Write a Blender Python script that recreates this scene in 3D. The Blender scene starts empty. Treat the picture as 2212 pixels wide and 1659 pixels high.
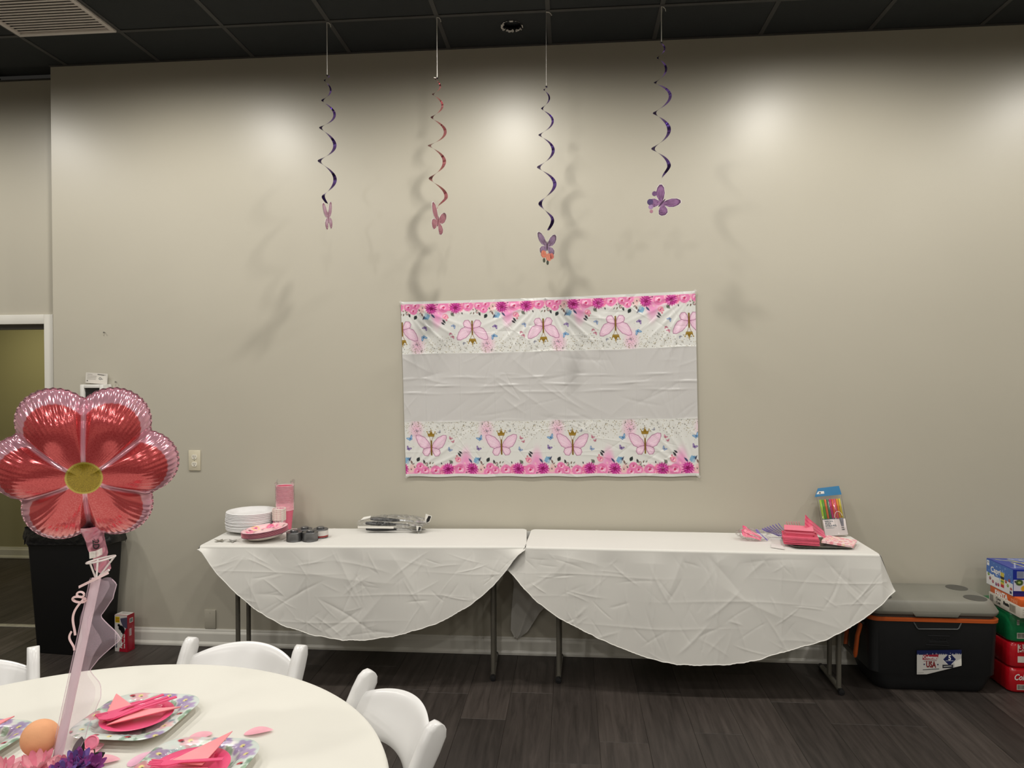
import bpy, bmesh, math, random
import numpy as np
from mathutils import Vector, Matrix, Euler

S = bpy.context.scene
COL = S.collection
PI = math.pi
rnd = random.Random(7)

# ------------------------------------------------------------------ camera
F_PX = 1534.0
YAW = math.atan(129 / F_PX); PITCH = -math.atan(15 / F_PX); ROLL = 0.0045
f0 = Vector((-math.sin(YAW) * math.cos(PITCH), math.cos(YAW) * math.cos(PITCH), math.sin(PITCH)))
r0 = f0.cross(Vector((0, 0, 1))).normalized(); u0 = r0.cross(f0)
rr = r0 * math.cos(ROLL) - u0 * math.sin(ROLL)
uu = r0 * math.sin(ROLL) + u0 * math.cos(ROLL)
cam_d = bpy.data.cameras.new('camera'); cam = bpy.data.objects.new('camera', cam_d)
COL.objects.link(cam)
cam.matrix_world = Matrix(((rr.x, uu.x, -f0.x, 0.0), (rr.y, uu.y, -f0.y, -4.195), (rr.z, uu.z, -f0.z, 1.646), (0, 0, 0, 1)))
cam_d.sensor_fit = 'HORIZONTAL'; cam_d.sensor_width = 36.0; cam_d.lens = F_PX * 36.0 / 2212.0
cam_d.clip_start = 0.05; cam_d.clip_end = 60
S.camera = cam

# ------------------------------------------------------------------ world, lamps, exposure
w = bpy.data.worlds.new('world'); S.world = w; w.use_nodes = True
w.node_tree.nodes['Background'].inputs[0].default_value = (0.9, 0.85, 0.75, 1)
w.node_tree.nodes['Background'].inputs[1].default_value = 0.02
S.view_settings.view_transform = 'Standard'; S.view_settings.look = 'None'
S.view_settings.gamma = 1.0; S.view_settings.use_curve_mapping = False
S.view_settings.exposure = 0.06
CEIL = 3.594
GX0 = -0.119; GS = 0.6           # ceiling grid
LAMP_X = [-0.42 + 1.8 * k for k in range(-3, 3)]
LAMP_Y = [-1.12, -2.92, -4.72, -6.52]
LAMP_W = {-1.12: 88.0, -2.92: 38.0, -4.72: 42.0, -6.52: 42.0}
def spot(x, y, z, watts, size, blend, color, radius):
    d = bpy.data.lights.new('downlight', 'SPOT'); d.energy = watts; d.spot_size = math.radians(size)
    d.spot_blend = blend; d.color = color; d.shadow_soft_size = radius
    o = bpy.data.objects.new('downlight', d); COL.objects.link(o); o.location = (x, y, z)
    return o
for ly in LAMP_Y:
    for lx in LAMP_X:
        if lx < -4.5: continue
        spot(lx, ly, CEIL - 0.02, LAMP_W[ly], 176, 0.55, (1.0, 0.962, 0.895), 0.06)
# the corridor behind the door has its own dim warm lamp
hall = bpy.data.lights.new('corridor_lamp', 'AREA'); hall.energy = 9; hall.size = 0.5; hall.color = (1.0, 0.92, 0.55)
ho = bpy.data.objects.new('corridor_lamp', hall); COL.objects.link(ho); ho.location = (-4.7, 1.1, 2.36)

# ------------------------------------------------------------------ helpers
def s2l(c):
    c = np.asarray(c, float)
    return np.where(c <= 0.04045, c / 12.92, ((c + 0.055) / 1.055) ** 2.4)
def rgb(r, g, b):
    v = s2l(np.array([r, g, b]) / 255.0); return (float(v[0]), float(v[1]), float(v[2]), 1.0)

MATS = {}
def mat(name, color=(0.5, 0.5, 0.5, 1), rough=0.5, metal=0.0, spec=0.5, bump=None, noise=None, attr=False,
        alpha=None, trans=0.0, sheen=0.0, coat=0.0, rand=None, sub=None, wave=None):
    """Node material. bump=(scale,strength[,dist]); noise=(scale,amount); rand=amount per object; attr: colour attribute"""
    if name in MATS: return MATS[name]
    m = bpy.data.materials.new(name); m.use_nodes = True
    nt = m.node_tree; N = nt.nodes; L = nt.links
    b = N['Principled BSDF']
    b.inputs['Base Color'].default_value = color; b.inputs['Roughness'].default_value = rough
    b.inputs['Metallic'].default_value = metal; b.inputs['Specular IOR Level'].default_value = spec
    if sheen: b.inputs['Sheen Weight'].default_value = sheen
    if coat: b.inputs['Coat Weight'].default_value = coat; b.inputs['Coat Roughness'].default_value = 0.12
    if trans: b.inputs['Transmission Weight'].default_value = trans
    tc = N.new('ShaderNodeTexCoord')
    src = None
    if attr:
        a = N.new('ShaderNodeVertexColor'); a.layer_name = 'Col'; src = a.outputs['Color']
    if noise:
        nz = N.new('ShaderNodeTexNoise'); nz.inputs['Scale'].default_value = noise[0]; nz.inputs['Detail'].default_value = 5
        L.new(tc.outputs['Object'], nz.inputs['Vector'])
        mr = N.new('ShaderNodeMapRange'); mr.inputs['From Min'].default_value = 0.25; mr.inputs['From Max'].default_value = 0.75
        mr.inputs['To Min'].default_value = 1 - noise[1]; mr.inputs['To Max'].default_value = 1 + noise[1]
        L.new(nz.outputs['Fac'], mr.inputs['Value'])
        mx = N.new('ShaderNodeMix'); mx.data_type = 'RGBA'; mx.blend_type = 'MULTIPLY'; mx.inputs['Factor'].default_value = 1
        mx.inputs['A'].default_value = color
        if src: L.new(src, mx.inputs['A'])
        L.new(mr.outputs['Result'], mx.inputs['B']); src = mx.outputs['Result']
    if rand:
        oi = N.new('ShaderNodeObjectInfo'); mr = N.new('ShaderNodeMapRange')
        mr.inputs['To Min'].default_value = 1 - rand; mr.inputs['To Max'].default_value = 1 + rand
        L.new(oi.outputs['Random'], mr.inputs['Value'])
        mx = N.new('ShaderNodeMix'); mx.data_type = 'RGBA'; mx.blend_type = 'MULTIPLY'; mx.inputs['Factor'].default_value = 1
        mx.inputs['A'].default_value = color
        if src: L.new(src, mx.inputs['A'])
        L.new(mr.outputs['Result'], mx.inputs['B']); src = mx.outputs['Result']
    if src: L.new(src, b.inputs['Base Color'])
    if bump:
        nz = N.new('ShaderNodeTexNoise'); nz.inputs['Scale'].default_value = bump[0]; nz.inputs['Detail'].default_value = 4
        L.new(tc.outputs['Object'], nz.inputs['Vector'])
        bp = N.new('ShaderNodeBump'); bp.inputs['Strength'].default_value = bump[1]
        bp.inputs['Distance'].default_value = bump[2] if len(bump) > 2 else 0.002
        L.new(nz.outputs['Fac'], bp.inputs['Height']); L.new(bp.outputs['Normal'], b.inputs['Normal'])
    if alpha is not None:
        tr = N.new('ShaderNodeBsdfTransparent'); ms = N.new('ShaderNodeMixShader'); ms.inputs[0].default_value = alpha
        L.new(tr.outputs[0], ms.inputs[1]); L.new(b.outputs[0], ms.inputs[2])
        L.new(ms.outputs[0], N['Material Output'].inputs['Surface'])
    MATS[name] = m
    return m

def link(o, parent=None, loc=None, rot=None):
    COL.objects.link(o)
    if parent is not None: o.parent = parent
    if loc is not None: o.location = loc
    if rot is not None: o.rotation_euler = rot
    return o
def mesh(name, v, f, m=None, parent=None, smooth=False, loc=None, rot=None):
    me = bpy.data.meshes.new(name); me.from_pydata([tuple(p) for p in v], [], [tuple(q) for q in f]); me.update()
    if smooth: me.polygons.foreach_set('use_smooth', [True] * len(me.polygons))
    if m is not None: me.materials.append(m)
    return link(bpy.data.objects.new(name, me), parent, loc, rot)
def bmobj(name, bm, m=None, parent=None, smooth=False, loc=None, rot=None, auto=None):
    me = bpy.data.meshes.new(name)
    bmesh.ops.recalc_face_normals(bm, faces=bm.faces[:])
    bm.to_mesh(me); bm.free()
    if smooth: me.polygons.foreach_set('use_smooth', [True] * len(me.polygons))
    if auto is not None:
        me.polygons.foreach_set('use_smooth', [True] * len(me.polygons)); me.set_sharp_from_angle(angle=math.radians(auto))
    if m is not None: me.materials.append(m)
    return link(bpy.data.objects.new(name, me), parent, loc, rot)
def thing(name, label, cat, loc=(0, 0, 0), rotz=0.0, group=None, rot=None):
    o = bpy.data.objects.new(name, None); COL.objects.link(o); o.empty_display_size = 0.05
    o.location = loc; o.rotation_euler = rot if rot else (0, 0, rotz)
    o['label'] = label; o['category'] = cat
    if group: o['group'] = group
    return o
def tag(o, label, cat, group=None):
    o['label'] = label; o['category'] = cat
    if group: o['group'] = group
    return o
def struct(o): o['kind'] = 'structure'; return o

def bm_box(bm, x0, x1, y0, y1, z0, z1, bev=0.0, seg=2):
    vs = [bm.verts.new(p) for p in ((x0, y0, z0), (x1, y0, z0), (x1, y1, z0), (x0, y1, z0), (x0, y0, z1), (x1, y0, z1), (x1, y1, z1), (x0, y1, z1))]
    fs = [bm.faces.new([vs[i] for i in q]) for q in ((0, 3, 2, 1), (4, 5, 6, 7), (0, 1, 5, 4), (1, 2, 6, 5), (2, 3, 7, 6), (3, 0, 4, 7))]
    if bev > 0:
        es = list({e for f in fs for e in f.edges})
        bmesh.ops.bevel(bm, geom=es, offset=bev, segments=seg, profile=0.5, affect='EDGES')
    return vs
def box(name, x0, x1, y0, y1, z0, z1, m, parent=None, bev=0.0, seg=2, **k):
    bm = bmesh.new(); bm_box(bm, x0, x1, y0, y1, z0, z1, bev, seg)
    return bmobj(name, bm, m, parent, auto=40 if bev else None, **k)
def lathe(prof, n=40, cap=False):
    """prof: list of (r,z) -> verts, faces"""
    v = []; f = []
    for r, z in prof:
        for i in range(n):
            a = 2 * PI * i / n; v.append((r * math.cos(a), r * math.sin(a), z))
    for j in range(len(prof) - 1):
        for i in range(n):
            k = (i + 1) % n; f.append((j * n + i, j * n + k, (j + 1) * n + k, (j + 1) * n + i))
    if cap:
        f.append(tuple(range(n - 1, -1, -1))); f.append(tuple((len(prof) - 1) * n + i for i in range(n)))
    return v, f
def lathe_obj(name, prof, m, parent=None, n=40, cap=False, auto=45, **k):
    v, f = lathe(prof, n, cap); o = mesh(name, v, f, m, parent, **k)
    o.data.polygons.foreach_set('use_smooth', [True] * len(o.data.polygons)); o.data.set_sharp_from_angle(angle=math.radians(auto))
    return o
def tube_geo(path, rad, n=8, v=None, f=None, closed=False, flat=1.0):
    v = [] if v is None else v; f = [] if f is None else f
    P = [Vector(p) for p in path]; b0 = len(v); m = len(P)
    rads = rad if hasattr(rad, '__len__') else [rad] * m
    up = None
    for i, p in enumerate(P):
        t = (P[(i + 1) % m] - P[i - 1]) if closed else (P[min(i + 1, m - 1)] - P[max(i - 1, 0)])
        t.normalize()
        if up is None:
            up = Vector((0, 0, 1)) if abs(t.z) < 0.9 else Vector((0, 1, 0))
        s = t.cross(up)
        if s.length < 1e-6: s = t.cross(Vector((1, 0.2, 0)))
        s.normalize(); up = s.cross(t).normalized()
        for k in range(n):
            a = 2 * PI * k / n
            v.append(tuple(p + (s * math.cos(a) + up * math.sin(a) * flat) * rads[i]))
    segs = m if closed else m - 1
    for i in range(segs):
        j = (i + 1) % m
        for k in range(n):
            l = (k + 1) % n
            f.append((b0 + i * n + k, b0 + i * n + l, b0 + j * n + l, b0 + j * n + k))
    if not closed:
        f.append(tuple(b0 + k for k in range(n - 1, -1, -1))); f.append(tuple(b0 + (m - 1) * n + k for k in range(n)))
    return v, f
def tube(name, path, rad, m, parent=None, n=8, closed=False, flat=1.0, **k):
    v, f = tube_geo(path, rad, n, closed=closed, flat=flat)
    o = mesh(name, v, f, m, parent, smooth=True, **k); o.data.set_sharp_from_angle(angle=math.radians(60)); return o
def rrect(hx, hy, r, n=6):
    r = min(r, hx * 0.999, hy * 0.999); pts = []
    for cx, cy, a0 in ((hx - r, hy - r, 0), (-hx + r, hy - r, PI / 2), (-hx + r, -hy + r, PI), (hx - r, -hy + r, 1.5 * PI)):
        for i in range(n + 1):
            a = a0 + PI / 2 * i / n; pts.append((cx + r * math.cos(a), cy + r * math.sin(a)))
    return pts
def loft(name, rings, m, parent=None, cap0=True, cap1=True, auto=35, **k):
    """rings: list of lists of 3D points with equal counts"""
    v = [p for r in rings for p in r]; n = len(rings[0]); f = []
    for j in range(len(rings) - 1):
        for i in range(n):
            l = (i + 1) % n; f.append((j * n + i, j * n + l, (j + 1) * n + l, (j + 1) * n + i))
    if cap0: f.append(tuple(range(n - 1, -1, -1)))
    if cap1: f.append(tuple((len(rings) - 1) * n + i for i in range(n)))
    o = mesh(name, v, f, m, parent, smooth=True, **k); o.data.set_sharp_from_angle(angle=math.radians(auto)); return o
def prism(name, pts, y0, y1, m, parent=None, bev=0.0, **k):
    """polygon in XZ extruded along Y"""
    bm = bmesh.new()
    a = [bm.verts.new((p[0], y0, p[1])) for p in pts]; f = bm.faces.new(a)
    r = bmesh.ops.extrude_face_region(bm, geom=[f])
    for q in r['geom']:
        if isinstance(q, bmesh.types.BMVert): q.co.y = y1
    if bev: bmesh.ops.bevel(bm, geom=bm.edges[:], offset=bev, segments=2, profile=0.5, affect='EDGES')
    return bmobj(name, bm, m, parent, auto=40, **k)
def plate_poly(name, pts, z0, z1, m, parent=None, **k):
    """polygon in XY extruded along Z"""
    bm = bmesh.new(); a = [bm.verts.new((p[0], p[1], z0)) for p in pts]; f = bm.faces.new(a)
    r = bmesh.ops.extrude_face_region(bm, geom=[f])
    for q in r['geom']:
        if isinstance(q, bmesh.types.BMVert): q.co.z = z1
    return bmobj(name, bm, m, parent, **k)
def grid(name, P, m, parent=None, colors=None, wrap=False, smooth=True, **k):
    """P: (ny,nx,3) array"""
    ny, nx = P.shape[:2]; idx = np.arange(ny * nx).reshape(ny, nx)
    if wrap: idx = np.concatenate([idx, idx[:, :1]], 1)
    q = np.stack([idx[:-1, :-1], idx[:-1, 1:], idx[1:, 1:], idx[1:, :-1]], -1).reshape(-1, 4)
    me = bpy.data.meshes.new(name); me.vertices.add(ny * nx); me.vertices.foreach_set('co', P.reshape(-1).astype(np.float32))
    me.loops.add(q.size); me.loops.foreach_set('vertex_index', q.reshape(-1).astype(np.int32))
    me.polygons.add(len(q)); me.polygons.foreach_set('loop_start', (np.arange(len(q)) * 4).astype(np.int32))
    me.polygons.foreach_set('loop_total', np.full(len(q), 4, np.int32))
    if smooth: me.polygons.foreach_set('use_smooth', np.ones(len(q), bool))
    me.update(calc_edges=True); me.validate()
    if colors is not None:
        a = me.color_attributes.new('Col', 'FLOAT_COLOR', 'POINT')
        c = np.ones((ny * nx, 4), np.float32); c[:, :3] = s2l(np.clip(colors.reshape(-1, 3), 0, 1)); a.data.foreach_set('color', c.reshape(-1))
    if m is not None: me.materials.append(m)
    return link(bpy.data.objects.new(name, me), parent, **k)
def lettering(body, size, m, parent, loc, rot=(PI / 2, 0, 0), align='CENTER', xs=1.0, shear=0.0, depth=0.0002, name='lettering', bold=0.0):
    c = bpy.data.curves.new('t', 'FONT'); c.body = body; c.size = size; c.align_x = align; c.align_y = 'CENTER'
    c.resolution_u = 2; c.extrude = depth; c.shear = shear; c.offset = bold
    o = bpy.data.objects.new('t', c); COL.objects.link(o)
    dg = bpy.context.evaluated_depsgraph_get(); me = bpy.data.meshes.new_from_object(o.evaluated_get(dg))
    bpy.data.objects.remove(o); bpy.data.curves.remove(c)
    me.materials.clear(); me.materials.append(m)
    q = bpy.data.objects.new(name, me); link(q, parent, loc, rot); q.scale = (xs, 1, 1)
    return q
def copy_tree(o, parent=None):
    c = o.copy(); COL.objects.link(c); c.parent = parent
    for ch in list(o.children): copy_tree(ch, c)
    return c
# ---- a small numpy paint box for flat print
class Canvas:
    def __init__(s, w, h, bg): s.a = np.ones((h, w, 3)) * (np.array(bg, float) / 255); s.w = w; s.h = h
    def _blend(s, x0, x1, y0, y1, mk, col):
        s.a[y0:y1, x0:x1] = s.a[y0:y1, x0:x1] * (1 - mk[..., None]) + np.array(col, float) / 255 * mk[..., None]
    def ell(s, cx, cy, rx, ry, col, a=1.0, rot=0.0, soft=0.15):
        R = max(rx, ry) * (1 + soft) + 1
        x0, x1, y0, y1 = max(0, int(cx - R)), min(s.w, int(cx + R) + 1), max(0, int(cy - R)), min(s.h, int(cy + R) + 1)
        if x1 <= x0 or y1 <= y0: return
        Y, X = np.mgrid[y0:y1, x0:x1] + 0.5; X = X - cx; Y = Y - cy
        u = (X * math.cos(rot) + Y * math.sin(rot)) / rx; v = (-X * math.sin(rot) + Y * math.cos(rot)) / ry
        s._blend(x0, x1, y0, y1, np.clip((1 + soft - np.sqrt(u * u + v * v)) / (2 * soft), 0, 1) * a, col)
    def poly(s, pts, col, a=1.0):
        p = np.asarray(pts, float)
        x0, x1 = max(0, int(p[:, 0].min())), min(s.w, int(p[:, 0].max()) + 2)
        y0, y1 = max(0, int(p[:, 1].min())), min(s.h, int(p[:, 1].max()) + 2)
        if x1 <= x0 or y1 <= y0: return
        mk = np.zeros((y1 - y0, x1 - x0))
        for ox, oy in ((.25, .25), (.75, .25), (.25, .75), (.75, .75)):
            Y, X = np.mgrid[y0:y1, x0:x1].astype(float); X += ox; Y += oy; ins = np.zeros(X.shape, bool)
            for i in range(len(p)):
                ax, ay = p[i - 1]; bx, by = p[i]
                if ay == by: continue
                ins ^= ((ay > Y) != (by > Y)) & (X < (bx - ax) * (Y - ay) / (by - ay) + ax)
            mk += ins * 0.25
        s._blend(x0, x1, y0, y1, mk * a, col)
    def line(s, ax, ay, bx, by, wd, col, a=1.0):
        x0, x1 = max(0, int(min(ax, bx) - wd - 1)), min(s.w, int(max(ax, bx) + wd + 2))
        y0, y1 = max(0, int(min(ay, by) - wd - 1)), min(s.h, int(max(ay, by) + wd + 2))
        if x1 <= x0 or y1 <= y0: return
        Y, X = np.mgrid[y0:y1, x0:x1] + 0.5; dx, dy = bx - ax, by - ay; L2 = dx * dx + dy * dy + 1e-9
        t = np.clip(((X - ax) * dx + (Y - ay) * dy) / L2, 0, 1)
        d = np.hypot(X - ax - t * dx, Y - ay - t * dy); s._blend(x0, x1, y0, y1, np.clip(wd / 2 + 0.5 - d, 0, 1) * a, col)
    def rect(s, x0, y0, x1, y1, col, a=1.0): s.poly([(x0, y0), (x1, y0), (x1, y1), (x0, y1)], col, a)
    def at(s, u, v):
        """bilinear sample, u,v in 0..1 (v down)"""
        x = np.clip(u * s.w - 0.5, 0, s.w - 1.001); y = np.clip(v * s.h - 0.5, 0, s.h - 1.001)
        i = x.astype(int); j = y.astype(int); fx = (x - i)[..., None]; fy = (y - j)[..., None]; a = s.a
        return (a[j, i] * (1 - fx) + a[j, i + 1] * fx) * (1 - fy) + (a[j + 1, i] * (1 - fx) + a[j + 1, i + 1] * fx) * fy
ORD = ['topmost', 'second from the top', 'third from the top', 'fourth from the top', 'fifth from the top', 'sixth from the top', 'seventh from the top', 'eighth from the top', 'ninth from the top', 'tenth from the top', 'eleventh from the top', 'twelfth from the top', 'thirteenth from the top', 'fourteenth from the top', 'fifteenth from the top', 'sixteenth from the top', 'seventeenth from the top', 'eighteenth from the top', 'nineteenth from the top']
def nth(i, n): return 'lowest' if i == 0 else ORD[n - 1 - i]
def half(a, k):
    h, w2 = a.shape[0] // k * k, a.shape[1] // k * k
    return a[:h, :w2].reshape(h // k, k, w2 // k, k, 3).mean((1, 3))
def panel(name, cv, p0, ex, ey, m, parent, nx=None, ny=None):
    """flat printed sheet: canvas cv on the parallelogram p0 + u*ex + v*ey (v down)"""
    nx = nx or cv.w; ny = ny or cv.h
    u = np.linspace(0, 1, nx); v = np.linspace(0, 1, ny); U, V = np.meshgrid(u, v)
    P = np.array(p0)[None, None] + U[..., None] * np.array(ex) + V[..., None] * np.array(ey)
    return grid(name, P, m, parent, colors=cv.at(U, V), smooth=False)
def creases(U, V, n, seed, L, wd, amp, ang=None):
    """sum of n random straight crease ridges over coordinates U,V (metres)"""
    r = np.random.RandomState(seed); H = np.zeros_like(U)
    for _ in range(n):
        cx = r.uniform(U.min(), U.max()); cy = r.uniform(V.min(), V.max())
        a = r.uniform(0, PI) if ang is None else r.choice(ang) + r.normal(0, 0.12)
        l = L * r.uniform(0.5, 1.5); ww = wd * r.uniform(0.6, 1.6); s = amp * r.uniform(0.4, 1.2) * r.choice([-1, 1])
        t = (U - cx) * math.cos(a) + (V - cy) * math.sin(a); d = -(U - cx) * math.sin(a) + (V - cy) * math.cos(a)
        d = d + 0.05 * t * t / l * r.choice([-1, 1])
        H += s * np.exp(-np.abs(d) / ww) * np.exp(-(t / l) ** 4)
    return H

# ------------------------------------------------------------------ the room
XL, XR, YF = -6.2, 4.6, -8.6
wall_m = mat('wall_paint', (0.475, 0.445, 0.368, 1), 0.37, spec=0.45, bump=(300, 0.10, 0.0012), noise=(1.1, 0.03))
trim_m = mat('trim_white', (0.70, 0.68, 0.62, 1), 0.35, bump=(30, 0.05))
dark_m = mat('ceiling_tile_black', (0.0165, 0.0205, 0.0225, 1), 0.85, bump=(160, 0.25), noise=(2.5, 0.18), rand=0.12)
bar_m = mat('ceiling_bar_black', (0.045, 0.045, 0.044, 1), 0.6, noise=(5, 0.2))
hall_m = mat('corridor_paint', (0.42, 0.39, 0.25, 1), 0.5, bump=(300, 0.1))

def wall(name, quads, m):
    v = []; f = []
    for q in quads:
        f.append(tuple(range(len(v), len(v) + 4))); v += q
    return struct(mesh(name, v, f, m))
RX = -3.235; RY = 0.18; DX0, DX1, DZ = -4.36, -3.425, 2.006
wb = box('wall_back', RX, XR, 0.0, RY, 0, CEIL + 0.05, wall_m); struct(wb)
wall('wall_recess', [[(DX1, RY, 0), (RX, RY, 0), (RX, RY, CEIL), (DX1, RY, CEIL)],
                     [(XL, RY, 0), (DX0, RY, 0), (DX0, RY, CEIL), (XL, RY, CEIL)],
                     [(DX0, RY, DZ), (DX1, RY, DZ), (DX1, RY, CEIL), (DX0, RY, CEIL)],
                     [(DX1, RY, 0), (DX1, RY + 0.13, 0), (DX1, RY + 0.13, DZ), (DX1, RY, DZ)],
                     [(DX0, RY + 0.13, 0), (DX0, RY, 0), (DX0, RY, DZ), (DX0, RY + 0.13, DZ)],
                     [(DX0, RY + 0.13, DZ), (DX1, RY + 0.13, DZ), (DX1, RY, DZ), (DX0, RY, DZ)]], wall_m)
wall('wall_left', [[(XL, YF, 0), (XL, RY, 0), (XL, RY, CEIL), (XL, YF, CEIL)]], wall_m)
wall('wall_right', [[(XR, 0, 0), (XR, YF, 0), (XR, YF, CEIL), (XR, 0, CEIL)]], wall_m)
wall('wall_front', [[(XR, YF, 0), (XL, YF, 0), (XL, YF, CEIL), (XR, YF, CEIL)]], wall_m)
HY = 1.93
wall('wall_corridor', [[(-6.6, HY, 0), (-2.6, HY, 0), (-2.6, HY, 2.45), (-6.6, HY, 2.45)],
                       [(-2.6, HY, 0), (-2.6, RY + 0.13, 0), (-2.6, RY + 0.13, 2.45), (-2.6, HY, 2.45)],
                       [(-6.6, RY + 0.13, 0), (-6.6, HY, 0), (-6.6, HY, 2.45), (-6.6, RY + 0.13, 2.45)],
                       [(DX1, RY + 0.13, 0), (-2.6, RY + 0.13, 0), (-2.6, RY + 0.13, 2.45), (DX1, RY + 0.13, 2.45)],
                       [(-6.6, RY + 0.13, 0), (DX0, RY + 0.13, 0), (DX0, RY + 0.13, 2.45), (-6.6, RY + 0.13, 2.45)],
                       [(DX0, RY + 0.13, DZ), (DX1, RY + 0.13, DZ), (DX1, RY + 0.13, 2.45), (DX0, RY + 0.13, 2.45)]], hall_m)
wall('ceiling_corridor', [[(-6.6, RY + 0.13, 2.45), (-2.6, RY + 0.13, 2.45), (-2.6, HY, 2.45), (-6.6, HY, 2.45)]], hall_m)

# door casing (white), stop strip inside the head
t1 = thing('trim_1', 'white door casing around the open doorway', 'trim'); del t1['label']; del t1['category']; struct(t1)
box('casing_jamb', DX1, DX1 + 0.062, RY - 0.018, RY - 0.001, 0, DZ + 0.062, trim_m, t1, 0.003)
box('casing_jamb', DX0 - 0.062, DX0, RY - 0.018, RY - 0.001, 0, DZ + 0.062, trim_m, t1, 0.003)
box('casing_head', DX0, DX1, RY - 0.018, RY - 0.001, DZ, DZ + 0.062, trim_m, t1, 0.003)
box('door_stop', DX0, DX1, RY + 0.05, RY + 0.085, DZ - 0.03, DZ, mat('reveal', (0.16, 0.15, 0.13, 1), 0.6, noise=(8, 0.1)), t1)
box('threshold', DX0, DX1, RY + 0.03, RY + 0.075, 0.0, 0.006, mat('threshold', (0.30, 0.28, 0.22, 1), 0.35, noise=(20, 0.3)), t1, 0.002)

# baseboards (profiled)
def baseboard(name, x0, x1, y, m=trim_m, h=0.102):
    pr = [(0, 0), (-0.021, 0), (-0.021, 0.012), (-0.016, 0.022), (-0.013, 0.026), (-0.013, 0.074), (-0.011, 0.080), (-0.007, 0.088), (-0.007, 0.093), (-0.004, h), (0, h)]
    v = [(x, y + p[0], p[1]) for x in (x0, x1) for p in pr]; n = len(pr)
    f = [(i, (i + 1) % n, n + (i + 1) % n, n + i) for i in range(n)] + [tuple(range(n - 1, -1, -1)), tuple(range(n, 2 * n))]
    return struct(mesh(name, v, f, m))
baseboard('baseboard_back', RX, 4.55, -0.0005)
baseboard('baseboard_corridor', -6.55, -2.65, HY - 0.001)

# floor: slab plus single vinyl planks over the part of the floor that shows
plank_m = bpy.data.materials.new('vinyl_plank'); plank_m.use_nodes = True
nt = plank_m.node_tree; N = nt.nodes; L = nt.links; b = N['Principled BSDF']
tc = N.new('ShaderNodeTexCoord'); oi = N.new('ShaderNodeObjectInfo')
mp = N.new('ShaderNodeMapping'); mp.inputs['Scale'].default_value = (22, 1.6, 1)
ad = N.new('ShaderNodeVectorMath'); ad.operation = 'ADD'
cx = N.new('ShaderNodeCombineXYZ'); mu = N.new('ShaderNodeMath'); mu.operation = 'MULTIPLY'; mu.inputs[1].default_value = 40
L.new(oi.outputs['Random'], mu.inputs[0]); L.new(mu.outputs[0], cx.inputs['X']); L.new(mu.outputs[0], cx.inputs['Y'])
L.new(tc.outputs['Object'], ad.inputs[0]); L.new(cx.outputs[0], ad.inputs[1]); L.new(ad.outputs[0], mp.inputs['Vector'])
nz = N.new('ShaderNodeTexNoise'); nz.inputs['Scale'].default_value = 1.4; nz.inputs['Detail'].default_value = 7; nz.inputs['Roughness'].default_value = 0.65
nz.inputs['Distortion'].default_value = 0.6
L.new(mp.outputs[0], nz.inputs['Vector'])
cr = N.new('ShaderNodeValToRGB'); cr.color_ramp.elements[0].position = 0.3; cr.color_ramp.elements[0].color = (0.021, 0.0165, 0.0138, 1)
cr.color_ramp.elements[1].position = 0.72; cr.color_ramp.elements[1].color = (0.058, 0.047, 0.041, 1)
L.new(nz.outputs['Fac'], cr.inputs[0])
mr = N.new('ShaderNodeMapRange'); mr.inputs['To Min'].default_value = 0.72; mr.inputs['To Max'].default_value = 1.28; L.new(oi.outputs['Random'], mr.inputs['Value'])
mx = N.new('ShaderNodeMix'); mx.data_type = 'RGBA'; mx.blend_type = 'MULTIPLY'; mx.inputs['Factor'].default_value = 1
L.new(cr.outputs[0], mx.inputs['A']); L.new(mr.outputs[0], mx.inputs['B']); L.new(mx.outputs['Result'], b.inputs['Base Color'])
b.inputs['Roughness'].default_value = 0.5; b.inputs['Specular IOR Level'].default_value = 0.35
bp = N.new('ShaderNodeBump'); bp.inputs['Strength'].default_value = 0.15; bp.inputs['Distance'].default_value = 0.001
L.new(nz.outputs['Fac'], bp.inputs['Height']); L.new(bp.outputs[0], b.inputs['Normal'])
floor = struct(box('floor', XL, XR, YF, HY, -0.06, -0.0035, plank_m))
PW, PL_ = 0.22, 1.22; cache = {}
def plank_mesh(wd, ln):
    k = (round(wd, 3), round(ln, 3))
    if k not in cache:
        bm = bmesh.new(); bm_box(bm, 0.0004, wd - 0.0004, 0.0004, ln - 0.0004, -0.0035, 0, 0.0012, 1)
        me = bpy.data.meshes.new('plank'); bmesh.ops.recalc_face_normals(bm, faces=bm.faces[:]); bm.to_mesh(me); bm.free(); me.materials.append(plank_m); cache[k] = me
    return cache[k]
rp = random.Random(3); PX0 = -0.102
JOINT = {0: -1.18, -1: -0.515, 1: -0.987, 2: -0.466, 3: -0.875, 5: -0.527, 7: -0.735}
for ci in range(-21, 16):
    x0 = PX0 + ci * PW
    if x0 + PW < -4.6 or x0 > 3.3: continue
    ymax = -0.0225 if x0 + PW > RX + 0.02 else HY - 0.03
    ymin = -2.35 if x0 > -0.9 else -1.9
    if x0 > 0.2: ymin = -2.6
    y = ymin - rp.random() * PL_
    if ci in JOINT:
        y = JOINT[ci]
        while y > ymin: y -= PL_
    while y < ymax - 0.05:
        e = min(y + PL_, ymax)
        o = bpy.data.objects.new('plank', plank_mesh(PW, e - y)); link(o, floor, (x0, y, 0))
        y += PL_

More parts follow.
